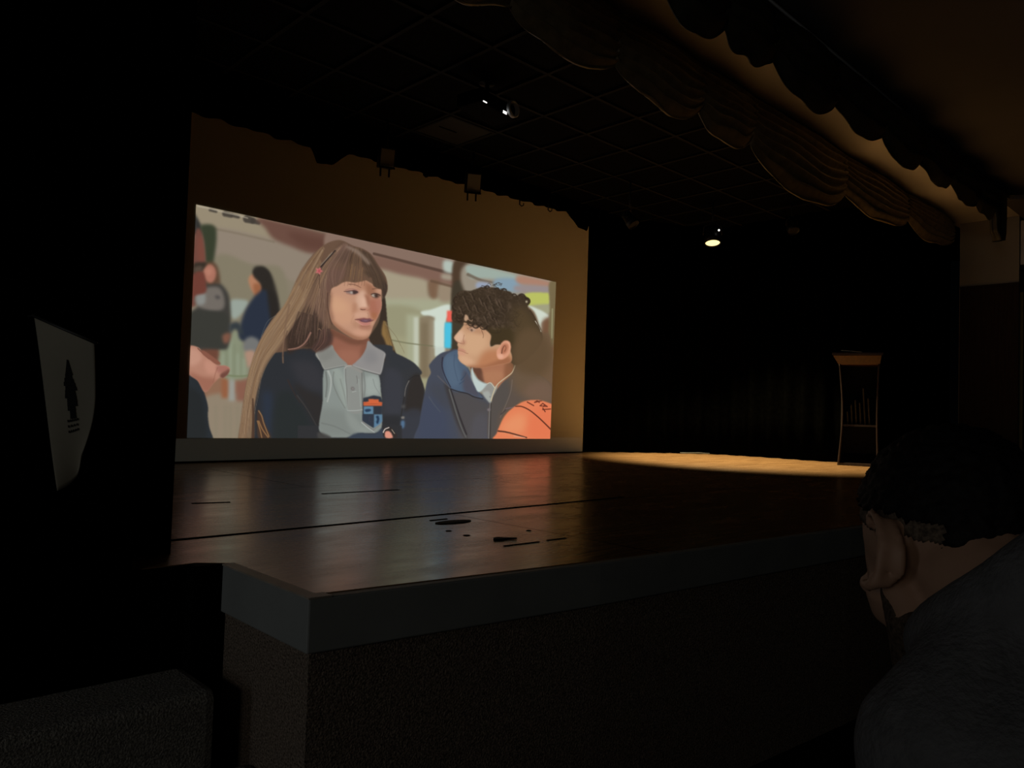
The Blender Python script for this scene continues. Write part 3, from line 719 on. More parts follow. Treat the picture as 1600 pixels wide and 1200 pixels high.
# navy jacket, body
jl = [(-200, 1160), (0, 1130), (120, 1090), (230, 1140), (300, 1260), (340, 1600), (330, 1960), (-240, 1960), (-190, 1500)]
poly(FS, [(330, 190), (460, 150), (620, 120), (800, 110), (870, 200), (960, 350), (1000, 600), (980, 1250), (100, 1250), (110, 900), (150, 650), (200, 430)], (46, 48, 52), .6)
jm = full(FS, [(330, 190), (460, 150), (620, 120), (800, 110), (870, 200), (960, 350), (1000, 600), (980, 1250), (100, 1250), (110, 900), (150, 650), (200, 430)], .5)
poly(FS, [(230, 620), (330, 640), (350, 900), (300, 1150), (240, 1150), (220, 850)], (46, 56, 74), 5, .6, clip=jm)
poly(FS, [(380, 700), (520, 600), (640, 700), (800, 1000), (850, 1200), (380, 1200)], (42, 46, 46), 5, .9, clip=jm)
poly(FS, [(560, 260), (800, 260), (930, 400), (950, 620), (700, 560), (600, 400)], (57, 56, 60), 6, .8, clip=jm)
poly(FS, [(580, 520), (760, 600), (940, 700), (930, 1000), (860, 1020), (720, 780)], (48, 44, 42), 4, .8, clip=jm)
line(FS, [(630, 660), (720, 780), (800, 910), (870, 1040)], 1.6, (76, 70, 66), 1, .6, 1.4, jm)
line(FS, [(520, 480), (600, 640), (660, 740)], 2.5, (58, 46, 42), 1.5, .6, 2, jm)
# right half of her jacket
jr = [(690, 0), (960, 0), (1000, 80), (1130, 145), (1250, 215), (1340, 310), (1350, 350), (1330, 380), (1370, 500), (1390, 620), (1350, 860), (1320, 1240), (820, 1240), (850, 700), (800, 380), (890, 140)]
poly(FT, jr, (54, 55, 58), .5)
jrm = full(FT, jr, .5)
poly(FT, [(1230, 380), (1350, 380), (1390, 620), (1340, 860), (1150, 860), (1140, 640)], (50, 45, 42), 2.5, .9, clip=jrm)
poly(FT, [(960, 60), (1120, 150), (1250, 240), (1100, 320), (950, 250)], (52, 54, 58), 3, .9, clip=jrm)
poly(FT, [(900, 300), (1080, 350), (1120, 600), (1080, 860), (900, 880), (860, 600)], (60, 61, 68), 4, .8, clip=jrm)
poly(FT, [(1100, 860), (1340, 820), (1320, 1240), (1100, 1240)], (58, 60, 68), 3, .8, clip=jrm)
poly(FT, [(860, 880), (1080, 880), (1080, 1010), (960, 1010), (850, 1000)], (46, 46, 48), 3, .8, clip=jrm)
line(FT, [(1190, 440), (1150, 530), (1135, 640)], 1.0, (128, 122, 116), .8, .9, .8, jrm)
line(FT, [(1130, 640), (1110, 760), (1090, 880)], 1.4, (44, 40, 38), 1.2, .8, 1.2, jrm)
line(FT, [(1330, 380), (1260, 380), (1180, 430)], 1.2, (40, 38, 37), 1, .7, 1, jrm)
poly(FT, [(1100, 745), (1140, 740), (1140, 775), (1100, 780)], (74, 72, 72), .9)
poly(FT, [(1095, 890), (1130, 885), (1130, 912), (1098, 914)], (122, 118, 112), .8)
poly(FT, [(1092, 945), (1130, 940), (1132, 1010), (1105, 1035), (1090, 1000)], (84, 112, 142), .9)
# neck
neck = [(330, 930), (420, 960), (560, 1020), (690, 1010), (690, 1100), (640, 1180), (580, 1260), (520, 1290), (440, 1240), (350, 1120), (320, 1040)]
poly(FA, neck, (144, 94, 76), .6)
nm = full(FA, neck, .5)
poly(FA, [(330, 900), (420, 950), (560, 1020), (700, 1010), (700, 1060), (540, 1070), (400, 1010), (330, 980)], (112, 74, 58), 2, .9, clip=nm)
poly(FA, [(400, 1130), (560, 1120), (620, 1180), (530, 1270), (450, 1230)], (158, 106, 86), 4, .8, clip=nm)
poly(FA, [(640, 1040), (700, 1020), (700, 1120), (620, 1200)], (124, 80, 64), 2, .7, clip=nm)
# grey polo shirt
poly(FT, [(-200, 1000), (1100, 1000), (1100, 1260), (-200, 1260)], (50, 50, 52), .8, 1, False)
shirt = [(130, 300), (300, 230), (450, 250), (620, 300), (800, 350), (840, 620), (850, 900), (840, 1040), (760, 1095), (560, 1095), (480, 1140), (200, 1145), (80, 1080), (70, 960), (110, 700)]
poly(FT, shirt, (134, 141, 136), .5)
sm = full(FT, shirt, .5)
poly(FT, [(80, 800), (420, 830), (600, 900), (560, 1100), (80, 1100)], (122, 127, 122), 5, .7, clip=sm)
poly(FT, [(230, 300), (330, 300), (420, 520), (440, 780), (380, 760), (290, 520)], (150, 158, 150), 2.5, .8, clip=sm)
line(FT, [(180, 320), (215, 420), (205, 560), (170, 700)], 3.4, (170, 174, 168), 2, .8, 1.6, sm)
line(FT, [(150, 330), (165, 480), (150, 640)], 2.4, (102, 104, 100), 2, .7, 1.5, sm)
line(FT, [(250, 330), (240, 460), (300, 620), (390, 780)], 1.8, (108, 110, 104), 1.4, .6, 1.6, sm)
line(FT, [(330, 420), (380, 600), (410, 760)], 1.8, (120, 124, 118), 1.2, .6, 1.5, sm)
poly(FT, [(390, 270), (600, 320), (610, 800), (430, 810), (400, 500)], (138, 139, 134), .8, .8, clip=sm)
line(FT, [(600, 320), (606, 560), (612, 800)], 1.5, (98, 98, 94), 1.5, .8, .8, sm)
line(FT, [(420, 812), (520, 812), (610, 800)], 1.1, (172, 178, 174), 1.1, .8, .7, sm)
line(FT, [(398, 290), (400, 420), (415, 560), (412, 790)], 1.0, (104, 104, 100), 1, .7, .8, sm)
line(FT, [(380, 300), (385, 430), (400, 600), (415, 800)], 1.2, (166, 174, 168), 1, .6, .9, sm)
line(FT, [(560, 420), (575, 600), (585, 760)], 1.2, (158, 166, 158), 1, .7, 1, sm)
line(FT, [(535, 380), (545, 440), (540, 470)], 1.4, (104, 102, 98), 1, .6, .9, sm)
poly(FT, [(640, 400), (800, 390), (830, 600), (800, 610), (650, 620)], (158, 166, 160), 3, .8, clip=sm)
line(FT, [(620, 330), (640, 500), (630, 640)], 2.5, (112, 114, 110), 2, .6, 1.6, sm)
line(FT, [(740, 420), (770, 520), (830, 610)], 1.4, (120, 126, 122), 1, .6, 1.2, sm)
poly(FT, [(400, 820), (520, 900), (600, 1000), (700, 1070), (560, 1095), (440, 1000)], (146, 152, 146), 3, .6, clip=sm)
line(FT, [(100, 970), (260, 1010), (450, 1100)], 2.2, (108, 112, 108), 1.5, .6, 1.8, sm)
line(FT, [(600, 960), (680, 1030), (760, 1085)], 2, (172, 176, 172), 1.2, .8, 1.2, sm)
poly(FT, [(60, 1080), (200, 1130), (200, 1160), (60, 1160)], (70, 68, 66), 1.2, .9)
poly(FT, [(470, 1120), (560, 1092), (760, 1098), (850, 1040), (880, 1160), (460, 1170)], (58, 66, 78), 1.0)
# collar
poly(FT, [(25, 95), (210, -10), (260, 60), (330, 150), (420, 240), (300, 270), (140, 302), (80, 200)], (136, 136, 130), .4)
cm = full(FT, [(25, 95), (210, -10), (260, 60), (330, 150), (420, 240), (300, 270), (140, 302), (80, 200)], .4)
line(FT, [(145, 296), (300, 262), (410, 242)], 1.6, (160, 160, 154), 1.2, .7, .8, cm)
poly(FT, [(60, 110), (220, 40), (260, 120), (120, 200)], (124, 124, 118), 3, .7, clip=cm)
line(FT, [(30, 100), (90, 220), (140, 300)], 1.5, (160, 158, 150), 1, .7, .9, cm)
cr = [(680, -60), (760, 10), (890, 90), (880, 180), (830, 362), (700, 330), (590, 290), (480, 250), (520, 210), (600, 130), (650, 40)]
poly(FT, cr, (142, 139, 137), .4)
cm = full(FT, cr, .4)
poly(FT, [(640, 60), (760, 60), (800, 200), (640, 220)], (130, 128, 128), 4, .8, clip=cm)
line(FT, [(490, 250), (640, 300), (820, 350)], 1.6, (164, 163, 158), 1.4, .7, .8, cm)
line(FT, [(885, 100), (872, 200), (832, 355)], 1.4, (160, 158, 154), 1.4, .7, .8, cm)
line(FT, [(480, 256), (620, 312), (820, 366)], 1.3, (82, 82, 80), 1.3, .8, .8)
line(FT, [(140, 306), (280, 276), (380, 256)], 1.2, (88, 88, 86), 1, .8, .8)
poly(FT, [(375, 290), (420, 248), (480, 250), (600, 310), (590, 340), (480, 290), (410, 280)], (142, 140, 134), .7)
line(FT, [(385, 290), (410, 258), (470, 252)], 1.1, (178, 176, 168), 1, .8, .7)
poly(FT, [(465, 525), (490, 515), (510, 535), (500, 560), (470, 555)], (108, 104, 102), .6)
poly(FT, [(475, 530), (495, 528), (500, 545), (480, 550)], (140, 136, 132), .5)
line(FT, [(480, 580), (530, 570)], .8, (180, 184, 178), .8, .8, .6)
# crest on the shirt
poly(FT, [(615, 655), (680, 640), (745, 622), (840, 640), (858, 700), (858, 760), (850, 920), (745, 1030), (640, 960), (606, 940)], (50, 54, 62), .5, 1, False)
poly(FT, [(684, 668), (810, 672), (812, 702), (855, 708), (852, 752), (620, 750), (618, 706), (684, 700)], (206, 100, 62), .5, 1, False)
line(FT, [(618, 728), (852, 728)], .9, (150, 76, 52), .9, .8, .5, None, False)
rect(FT, 624, 762, 745, 856, (96, 130, 154), .5)
rect(FT, 752, 860, 856, 950, (92, 124, 148), .5)
poly(FT, [(752, 945), (856, 940), (830, 980), (752, 1028)], (90, 124, 152), .5, 1, False)
poly(FT, [(640, 800), (690, 790), (720, 806), (690, 826), (650, 828)], (42, 60, 84), .5)
poly(FT, [(775, 885), (810, 880), (818, 930), (800, 980), (780, 960), (790, 920)], (38, 56, 80), .5)
poly(FT, [(610, 860), (742, 860), (742, 1020), (640, 960), (610, 930)], (50, 56, 68), .5, 1, False)
line(FT, [(700, 890), (690, 930), (712, 950)], .7, (72, 66, 78), .6, .8, .6)
line(FT, [(606, 950), (680, 1010), (750, 1058)], 1.6, (122, 118, 116), 1.4, .9, .8)
line(FT, [(750, 1050), (830, 990)], 1.6, (128, 124, 122), 1.4, .9, .8)
# hand with watch at the lower edge
poly(FT, [(862, 1088), (880, 1050), (930, 1020), (980, 1040), (1040, 1145), (890, 1150)], (52, 46, 44), .6)
line(FT, [(868, 1085), (890, 1045), (940, 1024)], 1.4, (222, 208, 198), 1.2, 1, .6)
line(FT, [(975, 1050), (1010, 1100)], 1.1, (170, 158, 140), 1, .9, .6)
poly(FT, [(888, 1090), (920, 1066), (960, 1085), (985, 1150), (900, 1152)], (216, 146, 126), .6)

# face
face = [(350, 520), (420, 490), (520, 470), (640, 460), (760, 520), (815, 545), (812, 620), (815, 690), (808, 745), (770, 830), (735, 900), (715, 960), (690, 1000), (640, 1022), (570, 1018), (500, 985), (420, 930), (360, 870), (330, 790), (325, 700), (330, 600)]
poly(FA, face, (190, 144, 118), .5)
fm = full(FA, face, .5)
poly(FA, [(330, 600), (480, 640), (560, 740), (540, 860), (420, 880), (330, 740)], (200, 152, 122), 4, .9, clip=fm)
poly(FA, [(340, 640), (470, 680), (480, 760), (360, 760)], (206, 160, 126), 4, .7, clip=fm)
poly(FA, [(330, 820), (420, 900), (560, 980), (700, 990), (690, 1040), (520, 1030), (380, 940)], (146, 100, 76), 2.2, .85, clip=fm)
poly(FA, [(320, 560), (352, 600), (345, 720), (365, 830), (330, 830), (310, 700)], (140, 100, 80), 2.2, .8, clip=fm)
poly(FA, [(650, 480), (760, 540), (740, 600), (700, 620), (660, 560)], (150, 102, 78), 2.5, .9, clip=fm)
poly(FA, [(560, 470), (660, 470), (670, 560), (640, 600), (580, 560)], (176, 128, 102), 3, .7, clip=fm)
poly(FA, [(700, 640), (800, 650), (815, 720), (780, 810), (730, 830), (690, 740)], (166, 106, 86), 2.8, .95, clip=fm)
poly(FA, [(760, 640), (815, 650), (810, 740), (775, 740)], (172, 116, 98), 2.2, .8, clip=fm)
poly(FA, [(720, 770), (770, 780), (765, 840), (730, 830)], (160, 104, 72), 2, .8, clip=fm)
poly(FA, [(585, 610), (640, 560), (668, 610), (690, 690), (680, 740), (610, 740), (580, 690)], (208, 168, 144), 2.4, .9, clip=fm)
poly(FA, [(620, 640), (665, 640), (672, 720), (630, 720)], (220, 178, 154), 2, .7, clip=fm)
poly(FA, [(655, 600), (700, 620), (705, 690), (690, 720), (668, 640)], (150, 98, 76), 1.4, .85, clip=fm)
poly(FA, [(545, 690), (585, 690), (575, 770), (545, 800)], (172, 122, 96), 2.4, .7, clip=fm)
poly(FA, [(555, 780), (640, 760), (690, 780), (680, 815), (580, 825)], (210, 164, 140), 2, .7, clip=fm)
line(FA, [(686, 775), (692, 795), (690, 812)], .9, (156, 112, 92), .8, .6, .8, fm)
poly(FA, [(590, 925), (680, 935), (670, 1000), (590, 990), (540, 950)], (204, 154, 128), 2.6, .8, clip=fm)
poly(FA, [(600, 885), (720, 890), (710, 930), (620, 925)], (166, 114, 94), 1.6, .8, clip=fm)
poly(FA, [(545, 850), (600, 870), (580, 920), (550, 900)], (176, 130, 104), 2, .7, clip=fm)
# nostril, nose underside
poly(FA, [(605, 730), (650, 722), (700, 730), (680, 752), (630, 752)], (176, 122, 100), 1, .8, clip=fm)
line(FF, [(520, 520), (560, 528), (606, 522)], 1.3, (96, 62, 50), 1, .95, .7)
line(FF, [(640, 545), (690, 520), (705, 490)], .9, (150, 100, 82), .8, .6, .8)
# eyes
poly(FF, [(225, 170), (330, 130), (440, 150), (500, 190), (470, 230), (380, 250), (250, 215)], (176, 128, 112), 1.1, .8)
poly(FF, [(235, 190), (320, 172), (400, 178), (470, 200), (420, 232), (350, 236), (270, 215)], (134, 112, 104), .7)
poly(FF, [(370, 172), (430, 172), (470, 200), (430, 230), (385, 236), (372, 205)], (70, 54, 50), .6)
poly(FF, [(325, 190), (365, 188), (362, 225), (330, 222)], (166, 156, 148), .7)
line(FF, [(208, 186), (270, 182), (340, 172), (400, 166), (470, 196)], 1.0, (78, 52, 50), 1.2, .95, .6)
line(FF, [(230, 160), (300, 140), (380, 138), (450, 160)], .7, (134, 94, 84), .7, .7, .7)
line(FF, [(250, 225), (340, 246), (430, 236)], .7, (140, 98, 86), .6, .7, .8)
poly(FF, [(720, 240), (780, 215), (870, 235), (890, 275), (820, 305), (740, 290)], (112, 80, 66), 1, .9)
poly(FF, [(724, 250), (765, 236), (800, 255), (790, 290), (750, 285)], (182, 170, 156), .7)
poly(FF, [(775, 238), (830, 235), (840, 290), (790, 295)], (60, 46, 40), .9)
line(FF, [(715, 240), (780, 222), (850, 240), (890, 262)], 1.2, (62, 44, 38), 1, .95, .6)
line(FF, [(740, 292), (800, 305), (870, 285)], .7, (116, 80, 66), .6, .7, .8)
line(FF, [(300, 50), (380, 54), (450, 76), (520, 112)], 1.8, (112, 76, 62), .9, .75, 1.4)
line(FF, [(740, 140), (820, 130), (895, 140)], 1.4, (108, 76, 60), 1, .8, 1)
# mouth
poly(FF, [(410, 712), (500, 690), (580, 680), (640, 690), (690, 682), (730, 712), (770, 715), (720, 745), (640, 765), (540, 760), (480, 730)], (138, 86, 82), .6)
poly(FF, [(508, 722), (600, 706), (705, 715), (700, 750), (610, 768), (530, 752)], (104, 70, 80), .6)
poly(FF, [(540, 728), (610, 722), (680, 728), (610, 742)], (136, 106, 116), .8, .8)
poly(FF, [(470, 745), (560, 768), (640, 772), (720, 760), (690, 800), (610, 822), (530, 810)], (186, 124, 112), .7)
line(FF, [(412, 714), (480, 712), (520, 716)], .9, (112, 70, 62), .8, .9, .6)
line(FF, [(660, 740), (720, 745), (765, 718)], .8, (112, 70, 60), .6, .8, .6)
line(FF, [(430, 738), (500, 785), (560, 815)], 1.1, (208, 152, 136), .9, .7, .8)
line(FF, [(530, 832), (610, 845), (690, 828)], 1.2, (150, 98, 80), 1, .7, 1.1)
line(FF, [(390, 640), (350, 720), (340, 780)], 1.4, (176, 126, 102), 1, .4, 1.6)
# right-hand cheek edge
line(FA, [(812, 640), (816, 700), (806, 750), (770, 830), (735, 905), (712, 965)], .9, (206, 142, 124), .8, .6, .9, fm)

# hair over the crown, bangs and the left side
cap = [(540, 148), (480, 112), (420, 94), (360, 104), (300, 128), (230, 190), (160, 400), (60, 570), (-40, 760), (60, 1080), (200, 1090), (320, 1040), (335, 860), (320, 720), (340, 560), (400, 520), (480, 480), (560, 490), (620, 480), (660, 470), (720, 440), (740, 520), (790, 545), (815, 555), (830, 640), (868, 560), (855, 440), (790, 335), (715, 225), (630, 172)]
poly(FA, cap, HAIRM, .6)
capm = full(FA, cap, .5)
poly(FA, [(440, 140), (560, 130), (680, 210), (780, 340), (830, 440), (760, 420), (640, 330), (480, 300), (380, 260)], (74, 58, 48), 4, .85, clip=capm)
poly(FA, [(640, 380), (760, 400), (850, 460), (860, 600), (800, 560), (740, 540), (700, 440)], (74, 58, 46), 2, .9, clip=capm)
poly(FA, [(820, 480), (870, 520), (860, 640), (825, 640)], (62, 50, 44), 1.2, .9, clip=capm)
poly(FA, [(480, 140), (560, 180), (640, 230), (720, 310), (690, 320), (600, 240), (480, 170)], (146, 124, 108), 1.8, .7, clip=capm)
poly(FA, [(250, 380), (380, 360), (480, 400), (400, 500), (340, 560), (310, 700), (260, 620), (240, 480)], (108, 80, 70), 3, .8, clip=capm)
poly(FA, [(100, 560), (200, 620), (280, 760), (300, 900), (200, 1000), (80, 900), (40, 760)], (112, 86, 74), 4, .7, clip=capm)
# dark recess under the side hair
rec = [(-30, 760), (60, 700), (180, 740), (250, 860), (340, 960), (330, 1060), (200, 1120), (60, 1100), (-60, 1150), (-80, 980)]
poly(FA, rec, (56, 44, 38), 3, .9, clip=ghm)
# golden length
len_ = [(560, 420), (600, 470), (560, 560), (520, 640), (470, 720), (415, 800), (385, 890), (362, 1000), (352, 1200), (284, 1200), (296, 1060), (318, 910), (345, 800), (380, 700), (440, 590), (508, 510)]
poly(FG, len_, (134, 108, 83), 1.2, .85, clip=ghm)
strands(FG, [(690, 225), (600, 330), (540, 440), (470, 560), (400, 660), (350, 780), (318, 920), (298, 1060), (288, 1180)],
        [(700, 250), (660, 380), (600, 520), (540, 620), (480, 710), (415, 800), (375, 920), (355, 1050), (345, 1180)], 170,
        [(158, 130, 100), (144, 116, 90), (122, 96, 75), (106, 83, 66), (166, 140, 112), (134, 103, 72)], (.6, 1.8), (.18, .55), .012, ghm, .35)
strands(FA, [(470, 110), (340, 220), (240, 400), (190, 600), (140, 800), (120, 1050)],
        [(500, 130), (380, 260), (300, 440), (300, 640), (310, 820), (330, 1030)], 110,
        [(146, 116, 94), (126, 98, 82), (104, 80, 66), (88, 68, 58), (152, 122, 98)], (.6, 1.8), (.15, .5), .02, ghm, .35)
strands(FA, [(340, 200), (220, 400), (130, 600), (60, 760), (-20, 1000)],
        [(420, 200), (280, 420), (210, 620), (160, 780), (60, 1060)], 80,
        [(150, 120, 94), (128, 100, 78), (96, 74, 62), (80, 62, 52)], (.6, 1.7), (.15, .5), .02, ghm, .3)
strands(FA, [(20, 760), (-40, 900), (-60, 1060)], [(200, 800), (200, 960), (180, 1090)], 40, [(48, 38, 34), (66, 52, 44), (96, 74, 64)], (.6, 1.6), (.3, .7), .03, ghm)
strands(FA, [(300, 560), (290, 760), (270, 900), (200, 1080)], [(340, 620), (325, 780), (330, 900), (310, 1060)], 34, [(116, 88, 72), (92, 70, 60), (130, 100, 80)], (.6, 1.6), (.15, .5), .02, ghm)
# bangs
strands(FA, [(470, 120), (380, 240), (300, 380), (340, 560)], [(560, 130), (520, 260), (470, 400), (420, 520)], 80, [(108, 82, 70), (120, 93, 80), (90, 70, 60), (128, 100, 86)], (.7, 1.8), (.12, .42), .02, capm, .15)
strands(FA, [(540, 130), (500, 260), (470, 390), (440, 510)], [(640, 180), (640, 300), (650, 400), (650, 480)], 80, [(98, 76, 61), (114, 88, 70), (82, 64, 53), (124, 96, 72)], (.7, 1.8), (.12, .42), .02, capm, .15)
strands(FA, [(600, 170), (640, 300), (680, 400), (735, 520)], [(700, 220), (780, 340), (840, 460), (860, 620)], 90, [(74, 58, 47), (86, 68, 54), (66, 53, 44), (98, 78, 63)], (.7, 1.8), (.12, .42), .02, capm, .15)
for x, y in ((530, 380), (560, 400), (600, 430), (630, 410), (520, 430)):
    line(FA, [(x+8, y-60), (x, y), (x-6, y+60)], .9, (150, 114, 76), .5, .6, .7)
for x in (470, 500, 530, 565, 600, 630, 655):
    line(FA, [(x+6, 440), (x+2, 480), (x-4, 520)], 1.2, (110, 80, 62), .3, .7, .8)
poly(FA, [(478, 146), (540, 160), (610, 196), (700, 290), (690, 320), (600, 232), (520, 180)], (140, 120, 106), 1.2, .7)
line(FA, [(310, 590), (308, 700), (330, 820), (350, 880)], 1.6, (78, 56, 48), 1.4, .7, 1)
# curl that crosses the collar, lock over the jacket
line(FH, [(630, 900), (580, 990), (510, 1040), (420, 1056)], 2.6, (146, 108, 94), 1.6, .95, .9)
line(FH, [(600, 1000), (520, 1050), (430, 1066)], 1.0, (102, 72, 62), .8, .8, .8)
line(FH, [(430, 640), (400, 800), (380, 960), (370, 1100), (372, 1180)], 3.2, (122, 96, 76), 2.2, .75, 1.2)
line(FH, [(410, 880), (390, 980), (372, 1120)], 1.2, (84, 64, 56), 1, .8, .8)
line(FH, [(730, 880), (712, 862), (700, 872)], .8, (168, 130, 100), .6, .8, .6)
poly(FH, [(640, 1040), (720, 960), (820, 900), (830, 1000), (760, 1060), (680, 1080)], (80, 58, 52), 1.5, .8)
strands(FH, [(700, 880), (680, 980), (640, 1060)], [(820, 860), (820, 980), (740, 1060)], 30, [(110, 82, 72), (78, 58, 52), (62, 48, 44)], (.6, 1.4), (.4, .8), .03)
# lower ends at the frame edge
poly(FS, [(170, 830), (215, 900), (260, 1010), (320, 1160), (180, 1160), (160, 980)], (72, 54, 44), 1)
for pts in ([(165, 960), (195, 1060), (215, 1150)], [(180, 960), (225, 1060), (290, 1150)], [(180, 840), (215, 900), (240, 990), (300, 1140)]):
    line(FS, pts, 2, (156, 116, 76), 1.6, .8, .9)
line(FS, [(110, 700), (115, 900), (112, 1160)], 2.4, (70, 50, 40), 5, .8, 1.4)
line(FH, [(300, 740), (230, 790), (190, 870), (165, 940)], .7, (112, 116, 110), .5, .7, .6)
# clip with a pink star
line(FA, [(380, 190), (310, 270), (245, 345)], 2.0, (48, 40, 38), 2.2, .95, .7)
line(FA, [(352, 208), (300, 265), (245, 325)], .9, (146, 136, 122), .8, .9, .5)
star = []
for k in range(10):
    r = 42 if k % 2 == 0 else 18
    star.append((228+r*math.sin(k*math.pi/5+.4), 380-r*math.cos(k*math.pi/5+.4)))
poly(FA, star, (206, 116, 116), .35, 1, False)
poly(FA, [(218, 370), (240, 368), (242, 392), (220, 394)], (172, 82, 84), .4)
line(FA, [(232, 415), (232, 470), (236, 540)], 1.0, (66, 50, 44), .8, .8, .8)

# ---- boy ----
# hazy back and shoulder
bk = [(380, 600), (880, 480), (1010, 540), (1020, 620), (1080, 650), (1080, 1300), (330, 1300), (330, 900)]
poly(FC, [(860, 420), (960, 440), (1010, 560), (1060, 620), (1080, 1200), (700, 1200), (760, 800), (840, 680)], (110, 87, 66), 1.2)
poly(FC, [(860, 600), (1060, 620), (1070, 760), (900, 900), (850, 760)], (104, 82, 58), 6, .7)
# jacket
jk = [(240, 240), (300, 170), (380, 100), (470, 70), (600, 55), (640, 200), (730, 280), (860, 570), (1000, 710), (1060, 700), (1180, 520), (1330, 330), (1500, 250), (1800, 500), (1800, 1260), (120, 1260), (120, 950), (180, 600), (260, 340)]
poly(FJ, [(240, 255), (262, 215), (300, 170), (380, 100), (470, 70), (600, 55), (680, 250), (740, 300), (860, 570), (1000, 710), (1000, 1260), (110, 1260), (125, 950), (180, 620), (220, 430), (262, 340)], (70, 74, 86), .6)
bj = full(FJ, [(240, 255), (262, 215), (300, 170), (380, 100), (470, 70), (600, 55), (680, 250), (740, 300), (860, 570), (1000, 710), (1000, 1260), (110, 1260), (125, 950), (180, 620), (220, 430), (262, 340)], .5)
poly(FJ, [(150, 700), (330, 640), (440, 800), (480, 1000), (470, 1250), (100, 1250)], (66, 72, 90), 5, .9, clip=bj)
poly(FJ, [(250, 480), (420, 500), (500, 620), (500, 800), (300, 660)], (68, 70, 78), 5, .8, clip=bj)
poly(FJ, [(520, 600), (700, 580), (900, 680), (1000, 740), (980, 1000), (900, 1250), (680, 1250), (560, 850)], (80, 76, 76), 4, .95, clip=bj)
poly(FJ, [(800, 900), (960, 880), (980, 1250), (760, 1250)], (84, 82, 88), 4, .7, clip=bj)
poly(FJ, [(430, 470), (510, 540), (600, 820), (700, 1080), (700, 1160), (600, 1000), (510, 760)], (62, 58, 58), 1.8, .9, clip=bj)
line(FJ, [(495, 550), (545, 720), (600, 900), (660, 1060), (700, 1140)], 2.4, (98, 98, 96), 2.4, .8, 1, bj)
line(FJ, [(512, 550), (570, 720), (630, 900), (710, 1110)], 1.6, (44, 40, 42), 1.6, .8, 1, bj)
line(FJ, [(240, 640), (290, 720), (380, 830)], 1.6, (86, 92, 98), 1, .6, 1.4, bj)
line(FJ, [(350, 380), (430, 460), (520, 540)], 2, (100, 96, 98), 1.4, .6, 1.4, bj)
# hood lining
hood = [(410, 240), (430, 150), (490, 90), (600, 60), (610, 170), (700, 260), (740, 330), (860, 580), (900, 660), (700, 590), (560, 570), (480, 490), (425, 370)]
poly(FJ, hood, (78, 94, 114), .7)
hdm = full(FJ, hood, .5)
poly(FJ, [(440, 150), (560, 130), (600, 260), (640, 420), (560, 520), (470, 430)], (86, 104, 124), 3, .8, clip=hdm)
poly(FJ, [(680, 300), (760, 400), (880, 640), (700, 590), (660, 480)], (78, 76, 86), 2.5, .9, clip=hdm)
line(FJ, [(410, 150), (405, 260), (440, 380), (510, 520)], 2.2, (50, 48, 60), 1.6, .9, 1, None)
line(FJ, [(640, 430), (690, 370), (700, 340)], 1.4, (54, 70, 92), 1, .8, 1, hdm)
line(FJ, [(620, 480), (680, 440)], 1.2, (54, 70, 92), 1, .7, 1, hdm)
line(FJ, [(560, 120), (555, 260), (600, 440)], 2, (70, 84, 104), 1.2, .6, 1.4, hdm)
line(FJ, [(510, 540), (600, 572), (720, 600), (800, 640), (910, 665)], 1.8, (46, 42, 44), 1.6, .9, .9)
# right side of jacket
rj = [(205, 700), (240, 600), (290, 500), (400, 420), (470, 350), (540, 220), (700, 300), (960, 500), (980, 800), (640, 680), (520, 760), (400, 840), (330, 960), (290, 1160), (180, 1160), (185, 800)]
poly(FK, rj, (92, 80, 72), .9)
rjm = full(FK, rj, .7)
poly(FK, [(205, 720), (290, 510), (420, 420), (460, 520), (420, 700), (300, 900), (280, 1160), (185, 1160)], (84, 78, 74), 2.5, .9, clip=rjm)
poly(FK, [(480, 240), (960, 240), (980, 720), (700, 660), (520, 560)], (106, 86, 66), 6, .9, clip=rjm)
poly(FK, [(640, 640), (700, 480), (960, 460), (970, 700)], (116, 92, 76), 5, .8, clip=rjm)
line(FK, [(480, 430), (460, 580), (400, 740), (330, 900)], 1.2, (122, 108, 96), 1, .7, 1, rjm)
line(FK, [(205, 720), (195, 860), (185, 1160)], 1.2, (128, 126, 124), 1.2, .85, .8)
line(FK, [(216, 720), (210, 860), (205, 1160)], 1.4, (54, 50, 48), 1.6, .7, 1)
poly(FK, [(172, 790), (205, 785), (205, 815), (172, 815)], (118, 108, 110), .6)
line(FK, [(400, 790), (470, 775), (530, 770)], 1.4, (120, 104, 112), 1, .7, 1)
line(FK, [(340, 860), (400, 800)], 1.6, (62, 52, 52), 1, .7, 1.2)
# neck and polo
poly(FB, [(380, 990), (760, 900), (800, 960), (800, 1080), (700, 1180), (620, 1260), (500, 1220), (420, 1100)], (166, 112, 84), .7)
bn = full(FB, [(380, 990), (760, 900), (800, 960), (800, 1080), (700, 1180), (620, 1260), (500, 1220), (420, 1100)], .5)
poly(FB, [(360, 1010), (470, 1030), (510, 1190), (480, 1230), (390, 1130)], (98, 66, 52), 1.2, .95, clip=bn)
poly(FB, [(500, 1080), (640, 1060), (720, 1100), (620, 1200), (520, 1180)], (176, 124, 92), 3, .7, clip=bn)
poly(FB, [(740, 900), (840, 940), (800, 1100), (720, 1140)], (134, 88, 62), 2.2, .8, clip=bn)
poly(FK, [(-20, 270), (0, 340), (60, 420), (160, 470), (215, 460), (270, 515), (300, 480), (280, 560), (235, 640), (205, 716), (140, 640), (110, 590), (70, 575), (0, 480), (-40, 380)], (150, 150, 142), .6)
poly(FK, [(-22, 270), (0, 350), (50, 430), (120, 470), (165, 490), (65, 580), (10, 500), (-24, 380)], (188, 202, 198), .5)
poly(FK, [(165, 490), (215, 500), (240, 560), (205, 640), (120, 590)], (146, 144, 138), 1.5, .9)
